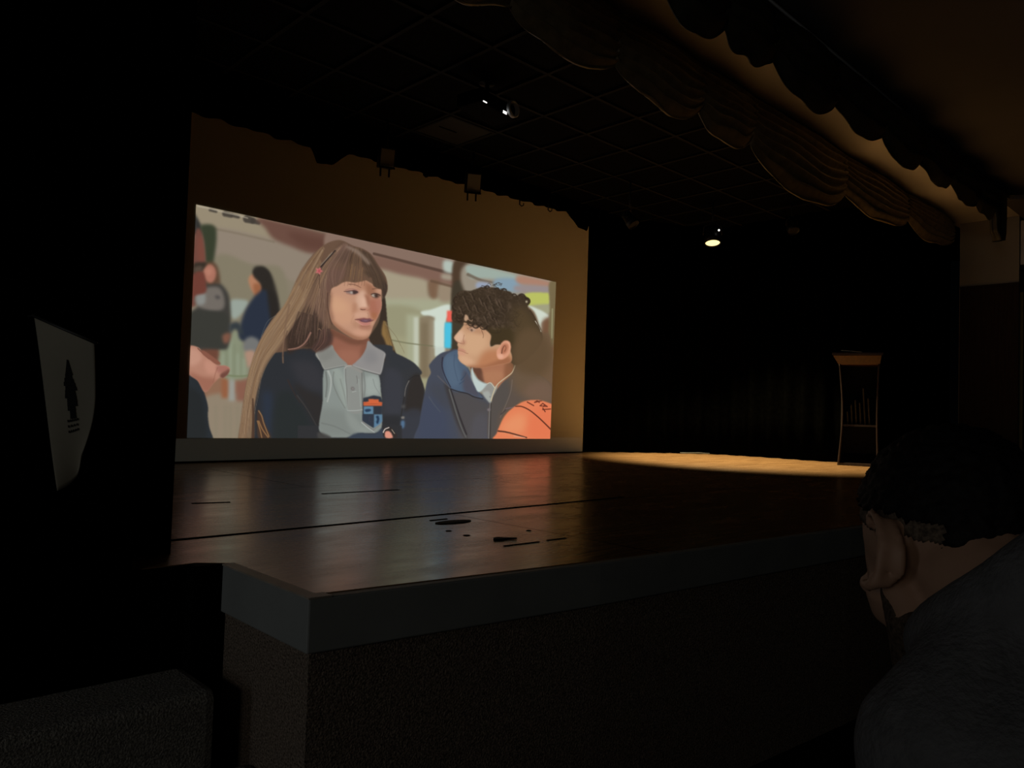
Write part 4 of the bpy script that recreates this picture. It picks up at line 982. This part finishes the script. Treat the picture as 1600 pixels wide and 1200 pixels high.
poly(FK, [(110, 600), (180, 570), (215, 640), (200, 712)], (164, 168, 162), 1.2, .9)
line(FK, [(530, 205), (500, 290), (470, 345), (400, 400), (300, 480), (255, 560), (215, 690)], 1.2, (200, 184, 152), 1.6, .95, .7)
line(FK, [(165, 480), (210, 466), (262, 530)], 1.0, (212, 200, 176), 1, .9, .6)
poly(FK, [(198, 635), (208, 632), (208, 645), (200, 648)], (104, 102, 98), .4)
# hair mass
bh = [(170, 520), (190, 380), (200, 290), (270, 230), (360, 230), (440, 205), (480, 190), (600, 195), (700, 220), (780, 240), (820, 280), (900, 268), (960, 300), (985, 345), (960, 400), (1010, 460), (1060, 560), (1100, 640), (1110, 760), (1000, 900), (850, 1000), (780, 960), (760, 860), (640, 790), (580, 810), (560, 720), (500, 640), (420, 600), (340, 590), (240, 570)]
poly(FB, bh, (62, 50, 38), .7)
bhm = full(FB, bh, .6)
poly(FB, [(820, 400), (960, 420), (1110, 660), (1100, 800), (900, 980), (790, 960), (780, 700)], (84, 68, 46), 7, .9, clip=bhm)
poly(FB, [(900, 640), (1110, 660), (1200, 900), (1100, 1100), (850, 1060), (800, 900)], (96, 76, 54), 5, .9)
poly(FB, [(560, 620), (780, 620), (800, 780), (640, 790), (570, 800)], (66, 54, 34), 3, .8, clip=bhm)
# face
bf = [(300, 560), (360, 580), (460, 600), (540, 650), (580, 700), (565, 780), (580, 812), (650, 790), (760, 820), (790, 960), (640, 1000), (480, 1030), (360, 1020), (280, 985), (240, 940), (235, 890), (232, 850), (238, 820), (228, 795), (232, 770), (205, 740), (195, 712), (230, 665), (265, 625), (290, 590)]
poly(FB, bf, (196, 152, 118), .5)
bfm = full(FB, bf, .5)
poly(FB, [(300, 680), (480, 680), (540, 780), (440, 900), (300, 860)], (208, 166, 130), 4, .8, clip=bfm)
poly(FB, [(200, 700), (270, 640), (300, 720), (280, 780), (220, 760)], (220, 180, 152), 2, .8, clip=bfm)
poly(FB, [(520, 860), (700, 850), (800, 960), (600, 1040), (430, 1040), (440, 980)], (180, 120, 84), 4, .9, clip=bfm)
poly(FB, [(330, 1000), (500, 1010), (760, 920), (760, 1040), (400, 1060)], (152, 98, 70), 2.5, .8, clip=bfm)
poly(FB, [(245, 900), (330, 910), (400, 970), (330, 1010), (260, 970)], (214, 170, 136), 2.6, .8, clip=bfm)
poly(FB, [(310, 560), (420, 610), (520, 650), (470, 680), (330, 640)], (176, 130, 100), 2, .7, clip=bfm)
poly(FB, [(265, 760), (310, 740), (310, 790), (270, 790)], (180, 130, 104), 1.5, .8, clip=bfm)
line(FB, [(300, 690), (290, 740), (300, 780), (270, 775)], 1.2, (160, 112, 90), 1, .7, 1)
line(FB, [(212, 752), (240, 768), (270, 778)], 1.2, (140, 92, 76), .9, .8, .7)
line(FB, [(234, 848), (280, 860), (320, 878), (338, 882)], 1.1, (150, 100, 82), .7, .8, .9)
poly(FB, [(236, 826), (290, 838), (320, 866), (240, 846)], (188, 128, 110), .8, .7, clip=bfm)
poly(FB, [(240, 862), (300, 876), (310, 900), (244, 890)], (206, 148, 126), 1, .7, clip=bfm)
line(FB, [(332, 618), (360, 636), (380, 652)], 1.4, (130, 96, 76), 1, .7, 1)
line(FB, [(350, 608), (372, 630), (410, 640)], 1.0, (110, 80, 64), .8, .6, .8)
poly(FB, [(350, 625), (400, 612), (420, 635), (380, 656)], (186, 152, 128), .9)
line(FB, [(360, 612), (410, 598), (470, 604)], 1.3, (96, 72, 56), 1, .7, 1.2)
poly(FB, [(366, 630), (384, 626), (388, 648), (372, 650)], (104, 78, 64), .7)
line(FB, [(480, 640), (500, 690), (495, 720)], .8, (90, 62, 46), .6, .8, .6)
# ear
poly(FB, [(690, 770), (730, 745), (775, 765), (785, 830), (760, 900), (710, 940), (660, 940), (638, 900), (640, 850), (670, 810)], (214, 152, 122), .5)
poly(FB, [(700, 790), (740, 780), (760, 810), (740, 870), (690, 890), (680, 840)], (176, 112, 84), 1, .9)
line(FB, [(690, 880), (700, 830), (720, 800)], 1.6, (96, 60, 46), 1, .85, .8)
line(FB, [(720, 860), (735, 830), (728, 800)], 1.2, (120, 76, 58), .8, .8, .8)
poly(FB, [(650, 890), (700, 895), (700, 930), (660, 932)], (226, 172, 146), 1, .8)
line(FB, [(745, 760), (772, 790), (776, 840)], 1.2, (226, 166, 136), 1, .8, .8)
# curls
for _ in range(420):
    x = prng.uniform(190, 900); y = prng.uniform(205, 640)
    if y > 540 and x < 300: continue
    r = prng.uniform(14, 34); a0 = prng.uniform(0, 6.28); da = prng.uniform(1.2, 2.8)*prng.choice((-1, 1))
    pts = [(x+r*math.cos(a0+da*k/6)*(1+.5*k/6), y+r*1.2*math.sin(a0+da*k/6)) for k in range(7)]
    fade = max(0, 1-(max(0, x-620))/300)
    c = [(50, 40, 31), (44, 35, 27), (76, 62, 49), (88, 72, 58), (102, 84, 69)][prng.randrange(5)]
    line(FB, pts, prng.uniform(1.4, 3.2), c, .8, (.08+.3*fade)*prng.uniform(.5, 1), 1.4, bhm)
for x, y in ((470, 350), (520, 400), (560, 330), (600, 440), (640, 360), (420, 420), (380, 300), (330, 400), (300, 330), (520, 540), (630, 560), (570, 500), (680, 380), (260, 440)):
    line(FB, [(x-14, y-40), (x+4, y-4), (x+12, y+24), (x+34, y+40)], 2.2, (104, 86, 71), .8, .5, 1.5, bhm)
    line(FB, [(x+2, y-40), (x+20, y-4), (x+28, y+24), (x+50, y+36)], 2.4, (42, 33, 26), 1, .5, 1.5, bhm)
for x, y in ((470, 590), (600, 610), (650, 560), (440, 520), (560, 560), (700, 600), (770, 390), (660, 330)):
    poly(FB, [(x-12, y-10), (x+10, y-14), (x+14, y+10), (x-8, y+14)], (112, 92, 76), 1.6, .55, clip=bhm)
# stray locks on the forehead, nape side and crown
for c0, r, a0, da in (((330, 470), 34, 1.2, 3.0), ((255, 480), 38, .4, 3.2), ((250, 520), 30, .8, 2.8), ((420, 580), 36, .5, 2.6), ((500, 590), 40, .3, 2.6), ((370, 560), 34, .3, 2.8), ((455, 560), 30, .6, 2.6),
                   ((950, 340), 34, -1.8, 3.0), ((900, 300), 36, -2.4, 2.6), ((215, 400), 34, 1.8, 2.8), ((225, 330), 36, 2.4, 2.6), ((820, 290), 26, -2.2, 2.4), ((715, 235), 26, -2.4, 2.4), ((640, 225), 24, -2.4, 2.4), ((540, 205), 26, -2.6, 2.2)):
    line(FB, [(c0[0]+r*math.cos(a0+da*k/7), c0[1]+r*math.sin(a0+da*k/7)) for k in range(8)], 3.2, (52, 41, 32), 1.2, .85, 1.1)
poly(FB, [(310, 478), (335, 490), (345, 520), (320, 545), (300, 530)], (196, 160, 130), .8, .9)
line(FB, [(330, 520), (375, 545), (385, 530)], 1.4, (170, 136, 110), 1, .7, .8)
for k in range(22):
    x = prng.uniform(480, 720); y = prng.uniform(165, 220); a0 = prng.uniform(0, 6)
    line(FB, [(x, y), (x+22*math.cos(a0), y-14-12*math.sin(a0)), (x+40*math.cos(a0+.8), y-10-24*math.sin(a0+1))], .8, (56, 50, 48), .5, .75, .5)
poly(FB, [(940, 335), (958, 335), (955, 352), (942, 352)], (200, 190, 160), .5)
line(FB, [(1040, 545), (1075, 600), (1100, 655)], 1.0, (214, 206, 186), .8, .9, .6)
line(FB, [(985, 430), (1040, 520), (1090, 640)], 1.2, (60, 46, 34), 1, .8, .7)
# ---- basketball ----
ball = [(285, 1200), (290, 1090), (320, 1010), (380, 890), (450, 810), (530, 750), (620, 700), (720, 680), (830, 684), (960, 725), (1000, 760), (1000, 1200)]
poly(FK, ball, (226, 128, 88), .5)
bm_ = full(FK, ball, .5)
poly(FK, [(330, 1020), (480, 880), (620, 860), (660, 1000), (560, 1100), (380, 1080)], (230, 148, 104), 5, .8, clip=bm_)
poly(FK, [(760, 800), (980, 800), (980, 1160), (700, 1160), (680, 980)], (226, 118, 80), 5, .8, clip=bm_)
line(FK, [(520, 760), (600, 762), (700, 810), (800, 890), (880, 965), (960, 1045)], 1.8, (92, 48, 34), 2.2, .95, .6, bm_)
line(FK, [(290, 1066), (400, 1080), (520, 1110), (660, 1150)], 2.6, (84, 52, 40), 2.0, .95, .6, bm_)
line(FK, [(500, 1130), (580, 1140), (640, 1150)], 1.2, (220, 176, 150), 1, .7, .8, bm_)
DK = (104, 50, 36)
def letter(segs, w=1.6):
    for sgm in segs: line(FK, sgm, w, DK, w, .92, .6, bm_, False)
letter([[(860, 800), (960, 792)], [(862, 780), (892, 826)]], 1.7)                        # T
letter([[(828, 752), (918, 762)], [(918, 762), (862, 722)], [(828, 752), (862, 722)][:2], [(872, 762), (884, 738)]], 1.6)   # A
letter([[(760, 710), (850, 690)], [(760, 710), (790, 690)], [(790, 690), (812, 700)], [(812, 700), (818, 712)]], 1.6)        # R
letter([[(668, 706), (748, 750)]], 1.8)
# ------------------------------------------------------------------ screen and the film on it
SA, SB = np.array([2.016, 5.458, 0]), np.array([6.642, 5.688, 0])
SU = unit(SB-SA); SN = np.array([SU[1], -SU[0], 0])
scr = thing('projection_screen', tuple(SA), 'large cream projection screen at the back of the stage showing a film', 'projection screen', math.atan2(SU[1], SU[0]))
WS = float(np.linalg.norm(SB-SA))
obj('screen_sheet', bx(-1.0, WS, .0, .03, .012, 2.78), SCREENM, scr)
obj('bottom_bar', bx(-1.0, WS, -.004, .034, .0005, .0118), BLACKMETAL, scr)
obj('glow_bar', bx(-.30, WS-.02, -.0025, -.0005, .0125, .172), BARM, scr)  # added glowing strip, imitates the projector's spill below the film
# picture corners on the sheet (s along it, height); the throw is slightly keystoned
QUAD = [(.062, 1.842), (4.07, 1.878), (4.05, .158), (.076, .178)]
def quad_pt(u, v):
    (a, b), (c, d), (e, f), (g, h) = QUAD
    s = (a+(c-a)*u)*(1-v)+(g+(e-g)*u)*v; z = (b+(d-b)*u)*(1-v)+(h+(f-h)*u)*v
    return s, z
NU, NV = 760, 400
u, v = np.meshgrid(np.linspace(0, 1, NU+1), np.linspace(0, 1, NV+1), indexing='ij')
s_, z_ = quad_pt(u, v)
# the painting was laid out in the perspective of the seat: read it back through the same homography
pw = SA[None, None, :]+s_[..., None]*SU+np.stack([0*s_, 0*s_, z_], -1)-EYE
pc = pw @ RW
fx = (800+FOC*pc[..., 0]/pc[..., 2]-PX0)*SS-.5; fy = (600+FOC*pc[..., 1]/pc[..., 2]-PY0)*SS-.5
def sample(im, x, y):
    x = np.clip(x, 0, im.shape[1]-1.01); y = np.clip(y, 0, im.shape[0]-1.01)
    i, j = x.astype(int), y.astype(int); a, b = (x-i)[..., None], (y-j)[..., None]
    return (im[j, i]*(1-a)+im[j, i+1]*a)*(1-b)+(im[j+1, i]*(1-a)+im[j+1, i+1]*a)*b
col = np.clip(sample(canvas, fx, fy)/255, 0, 1)
lin = np.where(col <= .04045, col/12.92, ((col+.055)/1.055)**2.4)
me = bpy.data.meshes.new('film_picture')
nv_ = (NU+1)*(NV+1)
co = np.stack([s_, -.003+0*s_, z_], -1).reshape(-1, 3)
idx = np.arange(nv_).reshape(NU+1, NV+1)
F = np.stack([idx[:-1, :-1], idx[:-1, 1:], idx[1:, 1:], idx[1:, :-1]], -1).reshape(-1, 4)
me.vertices.add(nv_); me.vertices.foreach_set('co', co.ravel())
me.loops.add(F.size); me.loops.foreach_set('vertex_index', F.ravel().astype(np.int32))
me.polygons.add(len(F)); me.polygons.foreach_set('loop_start', np.arange(0, F.size, 4, dtype=np.int32))
me.update(calc_edges=True)
at_ = me.color_attributes.new('film', 'FLOAT_COLOR', 'POINT')
at_.data.foreach_set('color', np.concatenate([lin.reshape(-1, 3), np.ones((nv_, 1))], 1).ravel().astype(np.float32))
FILM = bpy.data.materials.new('projected_film'); FILM.use_nodes = True
nt = FILM.node_tree; nt.nodes.clear()
a_ = nt.nodes.new('ShaderNodeAttribute'); a_.attribute_name = 'film'
e_ = nt.nodes.new('ShaderNodeEmission'); o_ = nt.nodes.new('ShaderNodeOutputMaterial')
e_.inputs['Strength'].default_value = 1.0
nt.links.new(a_.outputs['Color'], e_.inputs[0]); nt.links.new(e_.outputs[0], o_.inputs[0])
me.materials.append(FILM)
fp = bpy.data.objects.new('film_picture', me); C.objects.link(fp); fp.parent = scr
fp['label'] = 'bright film picture of a long-haired girl talking to a curly-haired boy, basketball at lower right'
# ------------------------------------------------------------------ the man in the next seat
YAW = math.radians(39)                                     # he looks toward the screen
Fw = Vector((math.sin(YAW), math.cos(YAW), 0)); Lf = Vector((-math.cos(YAW), math.sin(YAW), 0)); Up = Vector((0, 0, 1))
HEAD = Vector((.830, .230, .285))                          # between the ears
PITCH, ROLL = math.radians(-38), math.radians(2)
# head frame: x to his right, y forward, z up
HM = Matrix.Translation(HEAD) @ Matrix(((-Lf.x, Fw.x, 0, 0), (-Lf.y, Fw.y, 0, 0), (0, 0, 1, 0), (0, 0, 0, 1))) @ Matrix.Rotation(math.radians(-4), 4, 'Z') @ Matrix.Rotation(PITCH, 4, 'X') @ Matrix.Rotation(ROLL, 4, 'Y')
person = thing('person', (HEAD.x-.02, HEAD.y-.35, -.34), 'man in grey hoodie seated at lower right, head bowed, watching the screen', 'person')
PO = Vector(person.location)

def cap(bm, p0, r0, p1, r1, seg=14, rings=5):
    """rounded tapered limb piece"""
    p0, p1 = Vector(p0), Vector(p1); d = p1-p0; L = d.length; q = d.to_track_quat('Z', 'Y').to_matrix()
    prof = [(r0*math.sin(a), -r0*math.cos(a)) for a in [math.pi/2*k/rings for k in range(rings+1)]]
    prof += [(r1*math.cos(a), L+r1*math.sin(a)) for a in [math.pi/2*k/rings for k in range(rings+1)]]
    R = []
    for r, z in prof:
        r = max(r, .0004)
        R.append([bm.verts.new(p0+q @ Vector((r*math.cos(2*math.pi*i/seg), r*math.sin(2*math.pi*i/seg), z))) for i in range(seg)])
    for a, b in zip(R, R[1:]):
        for i in range(seg): bm.faces.new((a[i], a[(i+1) % seg], b[(i+1) % seg], b[i]))
    bm.faces.new(R[0][::-1]); bm.faces.new(R[-1])
def chain(bm, pts, seg=14):
    for (p, r), (q, s) in zip(pts, pts[1:]): cap(bm, p, r, q, s, seg)
def ell(bm, M, sx, sy, sz, u=20, v=14):
    bmesh.ops.create_uvsphere(bm, u_segments=u, v_segments=v, radius=1, matrix=M @ Matrix.Diagonal((sx, sy, sz, 1)))
def fuse(name, bm, m, parent, vox, smooth=6, fac=.5, off=PO):
    """melt overlapping pieces into one continuous skin"""
    bm.transform(Matrix.Translation(-off))
    o = obj(name, bm, m, parent, True)
    r = o.modifiers.new('melt', 'REMESH'); r.mode = 'VOXEL'; r.voxel_size = vox; r.use_smooth_shade = True
    s = o.modifiers.new('smooth', 'SMOOTH'); s.factor = fac; s.iterations = smooth
    dg = bpy.context.evaluated_depsgraph_get(); dg.update()
    me2 = bpy.data.meshes.new_from_object(o.evaluated_get(dg)); o.modifiers.clear(); old = o.data; o.data = me2; bpy.data.meshes.remove(old)
    me2.name = name; me2.shade_smooth()
    if not me2.materials: me2.materials.append(m)
    return o
def hp(x, y, z): return HM @ Vector((x, y, z))

Fh = Fw.copy()
YB = math.radians(8)                                       # his chest is square to the stage, only the head is turned
Fw = Vector((math.sin(YB), math.cos(YB), 0)); Lf = Vector((-math.cos(YB), math.sin(YB), 0))
# joints in his own frame: r = to his right, f = forward, u = up, measured from the neck root
NECK = HEAD-Fh*.090-Fw*.030-Up*.062
def jp(r, f, u): return NECK-Lf*r+Fw*f+Up*u
PEL = jp(0, -.20, -.50)
J = dict(chest=jp(0, -.04, -.13), waist=jp(0, -.15, -.34), pel=PEL)
for s, k in ((1, 'r'), (-1, 'l')):
    J['sh'+k] = jp(.165, .0, -.055) if s > 0 else jp(-.150, .0, -.045); J['el'+k] = jp(.25*s, .07, -.37) if s > 0 else jp(-.19, .06, -.33); J['wr'+k] = jp(.12*s, .28, -.40)
    J['hip'+k] = PEL+(-Lf*s)*.09-Up*.02; J['kn'+k] = PEL+(-Lf*s)*.13+Fw*.43+Up*.03; J['an'+k] = PEL+(-Lf*s)*.13+Fw*.45-Up*.36; J['toe'+k] = J['an'+k]+Fw*.15-Up*.03

def head_shape(bm, g=0.0):
    ell(bm, HM @ Matrix.Translation((0, -.012, .045)), .0745+g, .096+g, .088+g, 28, 20)            # skull
    ell(bm, HM @ Matrix.Translation((0, .022, .030)), .066+g, .074+g, .078+g)                        # brow
    if g: return
    ell(bm, HM @ Matrix.Translation((0, .036, -.030)), .058, .056, .066)                           # cheeks
    for s in (-1, 1):
        cap(bm, hp(.052*s, .045, .004), .018, hp(.040*s, .066, -.006), .018)                       # cheekbones
        cap(bm, hp(.060*s, -.002, -.052), .018, hp(.034*s, .062, -.085), .020)                     # jaw line
        cap(bm, hp(.058*s, .0, -.02), .020, hp(.058*s, -.004, -.056), .017)
        cap(bm, hp(.018*s, .092, .030), .012, hp(.045*s, .080, .028), .012)                        # brow ridges
        cap(bm, hp(.020*s, .083, .014), .010, hp(.042*s, .076, .012), .009)                        # lids
    cap(bm, hp(0, .066, -.092), .021, hp(0, .052, -.088), .025)                                    # chin
    cap(bm, hp(0, .092, .022), .0085, hp(0, .111, -.022), .0125)                                    # nose
    for s in (-1, 1): cap(bm, hp(.006*s, .104, -.028), .009, hp(.014*s, .098, -.028), .008)
    cap(bm, hp(-.02, .087, -.052), .007, hp(.02, .087, -.052), .007); cap(bm, hp(-.017, .086, -.062), .008, hp(.017, .086, -.062), .008)   # lips
def ear(bm, s):
    E = HM @ Matrix.Translation((.0735*s, -.036, .004)) @ Matrix.Rotation(math.radians(-4*s), 4, 'Z') @ Matrix.Rotation(math.radians(12), 4, 'X') @ Matrix.Scale(1.12, 4)
    pts = []
    for k in range(15):                                     # helix rim, round the top and back, down to the lobe
        a = math.radians(-35+k*17.5); pts.append((E @ Vector((s*(.010+.010*math.sin(a*.55)), .012-.021*math.sin(a)*(1 if k < 9 else .9), .003+.031*math.cos(a)*(1.05 if k < 8 else 1))), .0048 if k < 11 else .0062))
    chain(bm, pts, 8)
    ell(bm, E @ Matrix.Translation((s*.004, -.002, .0)), .006, .017, .028)                          # bowl
    chain(bm, [(E @ Vector((s*.012, -.006, .016)), .0042), (E @ Vector((s*.014, -.011, .002)), .0045), (E @ Vector((s*.012, -.005, -.014)), .0042)], 8)   # inner fold
    cap(bm, E @ Vector((s*.008, .013, .002)), .005, E @ Vector((s*.008, .011, -.009)), .005, 8)     # tragus
    cap(bm, E @ Vector((s*.010, .006, -.026)), .0075, E @ Vector((s*.009, .009, -.020)), .006, 8)   # lobe

body = bmesh.new()
head_shape(body)
for s in (-1, 1): ear(body, s)
chain(body, [(hp(0, -.035, -.02), .060), (NECK+Up*.05+Fw*.02, .058), (NECK, .062), (J['chest'], .10)])
cap(body, J['chest']-Lf*.07, .10, J['chest']+Lf*.07, .10); cap(body, J['waist']-Lf*.06, .10, J['waist']+Lf*.06, .10)
cap(body, J['pel']-Lf*.07, .11, J['pel']+Lf*.07, .11); chain(body, [(J['chest'], .12), (J['waist'], .11), (J['pel'], .12)])
for k, s in (('r', 1), ('l', -1)):
    chain(body, [(NECK-Up*.03, .055), (J['sh'+k], .058), (J['el'+k], .040), (J['wr'+k], .027)])
    chain(body, [(J['hip'+k], .085), (J['kn'+k], .055), (J['an'+k], .040), (J['toe'+k], .030)])
    # hand resting on the thigh: palm, four fingers, thumb
    W = J['wr'+k]; hd = (Fw*.9-Up*.42).normalized(); sd = -Lf*s; nrm = sd.cross(hd).normalized()*(1 if s > 0 else 1)
    nrm = Vector((0, 0, 1))-hd*hd.z; nrm.normalize()
    for q in range(4):
        a = W+hd*.012+sd*(.024-.016*q); b_ = W+hd*(.086-.004*abs(q-1.3))+sd*(.032-.0205*q)
        cap(body, a, .013, b_, .0115, 10)
        ln = (.040, .046, .043, .033)[q]
        c_ = b_+hd*ln+sd*(.003-.002*q)-nrm*.004; d_ = c_+hd*ln*.62-nrm*.018; e_2 = d_+hd*ln*.35-nrm*.018
        chain(body, [(b_, .0098), (c_, .0085), (d_, .0078), (e_2, .007)], 10)
    t0 = W+hd*.03-sd*.022*1.0; t1 = t0+hd*.034-sd*.030-nrm*.008; t2 = t1+hd*.032-sd*.010-nrm*.008
    chain(body, [(t0, .013), (t1, .0105), (t2, .009)], 10)
fuse('body', body, SKIN, person, .0042, 5, .5)

FADE = mat('clipped_hair', (.10, .075, .055), .85, .1, noise_amt=.55, scale=240)
# hair: short, black, faded at the sides and nape
hb = bmesh.new()
ell(hb, HM @ Matrix.Translation((0, -.014, .050)), .0815, .104, .096, 150, 110)
for vv in list(hb.verts):
    p = HM.inverted() @ vv.co
    line_z = .048+.080*max(0, min(1, (p.y+.02)/.055)) if p.y > -.03 else .050+.9*(p.y+.03)
    if p.y > .06: line_z = .118
    if abs(p.x) < .05 and p.y < -.06: line_z = -.030
    line_z += .004*noise.noise(p*90)
    if p.z < line_z: vv.tag = True
bmesh.ops.delete(hb, geom=[vv for vv in hb.verts if vv.tag], context='VERTS')
hb.normal_update()
for vv in hb.verts: vv.co += vv.normal*(.0035*noise.noise(vv.co*130)+.0022*noise.noise(vv.co*320))
hb.transform(Matrix.Translation(-PO)); ho = obj('hair', hb, HAIR, person, True); solid(ho, .008, -1)
# clipped fade between the hair and the ears
fb_ = bmesh.new()
ell(fb_, HM @ Matrix.Translation((0, -.013, .047)), .0772, .099, .091, 150, 110)
for vv in list(fb_.verts):
    q = HM.inverted() @ vv.co
    lo = .026+.06*max(0, min(1, (q.y+.02)/.05)) if q.y > -.03 else .026+.9*(q.y+.03)
    if q.z < lo+.003*noise.noise(q*120) or q.y > .06 or q.z > .085: vv.tag = True
bmesh.ops.delete(fb_, geom=[vv for vv in fb_.verts if vv.tag], context='VERTS')
fb_.transform(Matrix.Translation(-PO)); fo_ = obj('hair_fade', fb_, FADE, person, True); solid(fo_, .004, -1)
# beard along jaw and chin
bb = bmesh.new()
for s in (-1, 1):
    chain(bb, [(hp(.0625*s, .004, -.018), .015), (hp(.0615*s, .004, -.052), .0185), (hp(.050*s, .03, -.072), .0200), (hp(.034*s, .062, -.088), .0205), (hp(0, .068, -.094), .0225)])
for s in (-1, 1): chain(bb, [(hp(.058*s, -.004, -.058), .020), (hp(.044*s, .02, -.082), .024), (hp(.02*s, .05, -.098), .022)])
fuse('beard', bb, BEARD, person, .004, 4)

# hoodie
hd_ = bmesh.new()
cap(hd_, J['chest']-Lf*.085+Up*.0, .125, J['chest']+Lf*.085, .125); cap(hd_, J['waist']-Lf*.07, .14, J['waist']+Lf*.07, .14)
cap(hd_, J['pel']-Lf*.08+Up*.05, .15, J['pel']+Lf*.08+Up*.05, .15); chain(hd_, [(J['chest'], .15), (J['waist'], .145), (J['pel']+Up*.04, .155)])
for k, s in (('r', 1), ('l', -1)):
    chain(hd_, [(NECK-Up*.055-Lf*.04*s, .066), (J['sh'+k]-Up*.01, .082), (J['el'+k], .064), (J['wr'+k]*.88+J['el'+k]*.12, .044)])
ring = []
for k in range(25):                                         # bunched hood round the back and sides of the neck
    a = math.radians(-150+k*12.5); ca, sa = math.cos(a), math.sin(a)
    ring.append((NECK-Fw*(.078*ca)+Lf*(.100*sa)+Up*(.062*ca+.078)+Lf*.014, .034+.016*max(0, ca)))
chain(hd_, ring)
chain(hd_, [(NECK+Lf*.10+Up*.050, .050), (J['shl']+Up*.015+Fw*.01, .080)])
chain(hd_, [(NECK-Lf*.08+Up*.030, .055), (J['shr']+Up*.015, .080)])
chain(hd_, [(NECK-Lf*.06+Up*.0-Fw*.05, .085), (J['shr']+Up*.0-Fw*.03, .088)])
chain(hd_, [(NECK-Fw*.07+Up*.03, .085), (J['chest']-Fw*.03, .13)])
chain(hd_, [(NECK+Lf*.06+Up*.0-Fw*.05, .085), (J['shl']+Up*.0-Fw*.03, .088)])
chain(hd_, [(NECK+Lf*.06+Up*.01, .075), (NECK-Fw*.06+Up*.0, .085), (NECK-Lf*.06+Up*.01, .075)])
chain(hd_, [(NECK-Fw*.10+Lf*.08+Up*.0, .045), (NECK-Fw*.15-Up*.03, .055), (NECK-Fw*.10-Lf*.08, .045)])
fuse('hoodie', hd_, HOODIE, person, .008, 5)
# trousers and shoes
tr = bmesh.new()
cap(tr, J['pel']-Lf*.075, .125, J['pel']+Lf*.075, .125)
for k in 'rl': chain(tr, [(J['hip'+k], .10), (J['kn'+k], .072), (J['an'+k]+Up*.04, .058)])
fuse('trousers', tr, JEANS, person, .01, 4)
for k in 'rl':
    sb = bmesh.new(); cap(sb, J['an'+k]-Fw*.03-Up*.02, .045, J['toe'+k]+Fw*.06-Up*.0, .040); fuse('shoe', sb, SHOE, person, .006, 4)
# the seat he is on
FZ = -.80
ch = thing('hall_seat', (PEL.x, PEL.y, FZ), 'dark padded hall seat under the man in the grey hoodie', 'seat', -YB)
sz = PEL.z-.13-FZ
obj('seat_pad', bx(-.25, .25, -.18, .30, sz-.08, sz, bev=.02), SEAT, ch)
bk_ = bmesh.new(); box(bk_, -.25, .25, -.30, -.24, sz+.02, sz+.34, .02); obj('backrest', bk_, SEAT, ch)
for x in (-.27, .27): obj('side_frame', bx(x-.015, x+.015, -.26, .26, 0, sz+.14, bev=.006), BLACKMETAL, ch)
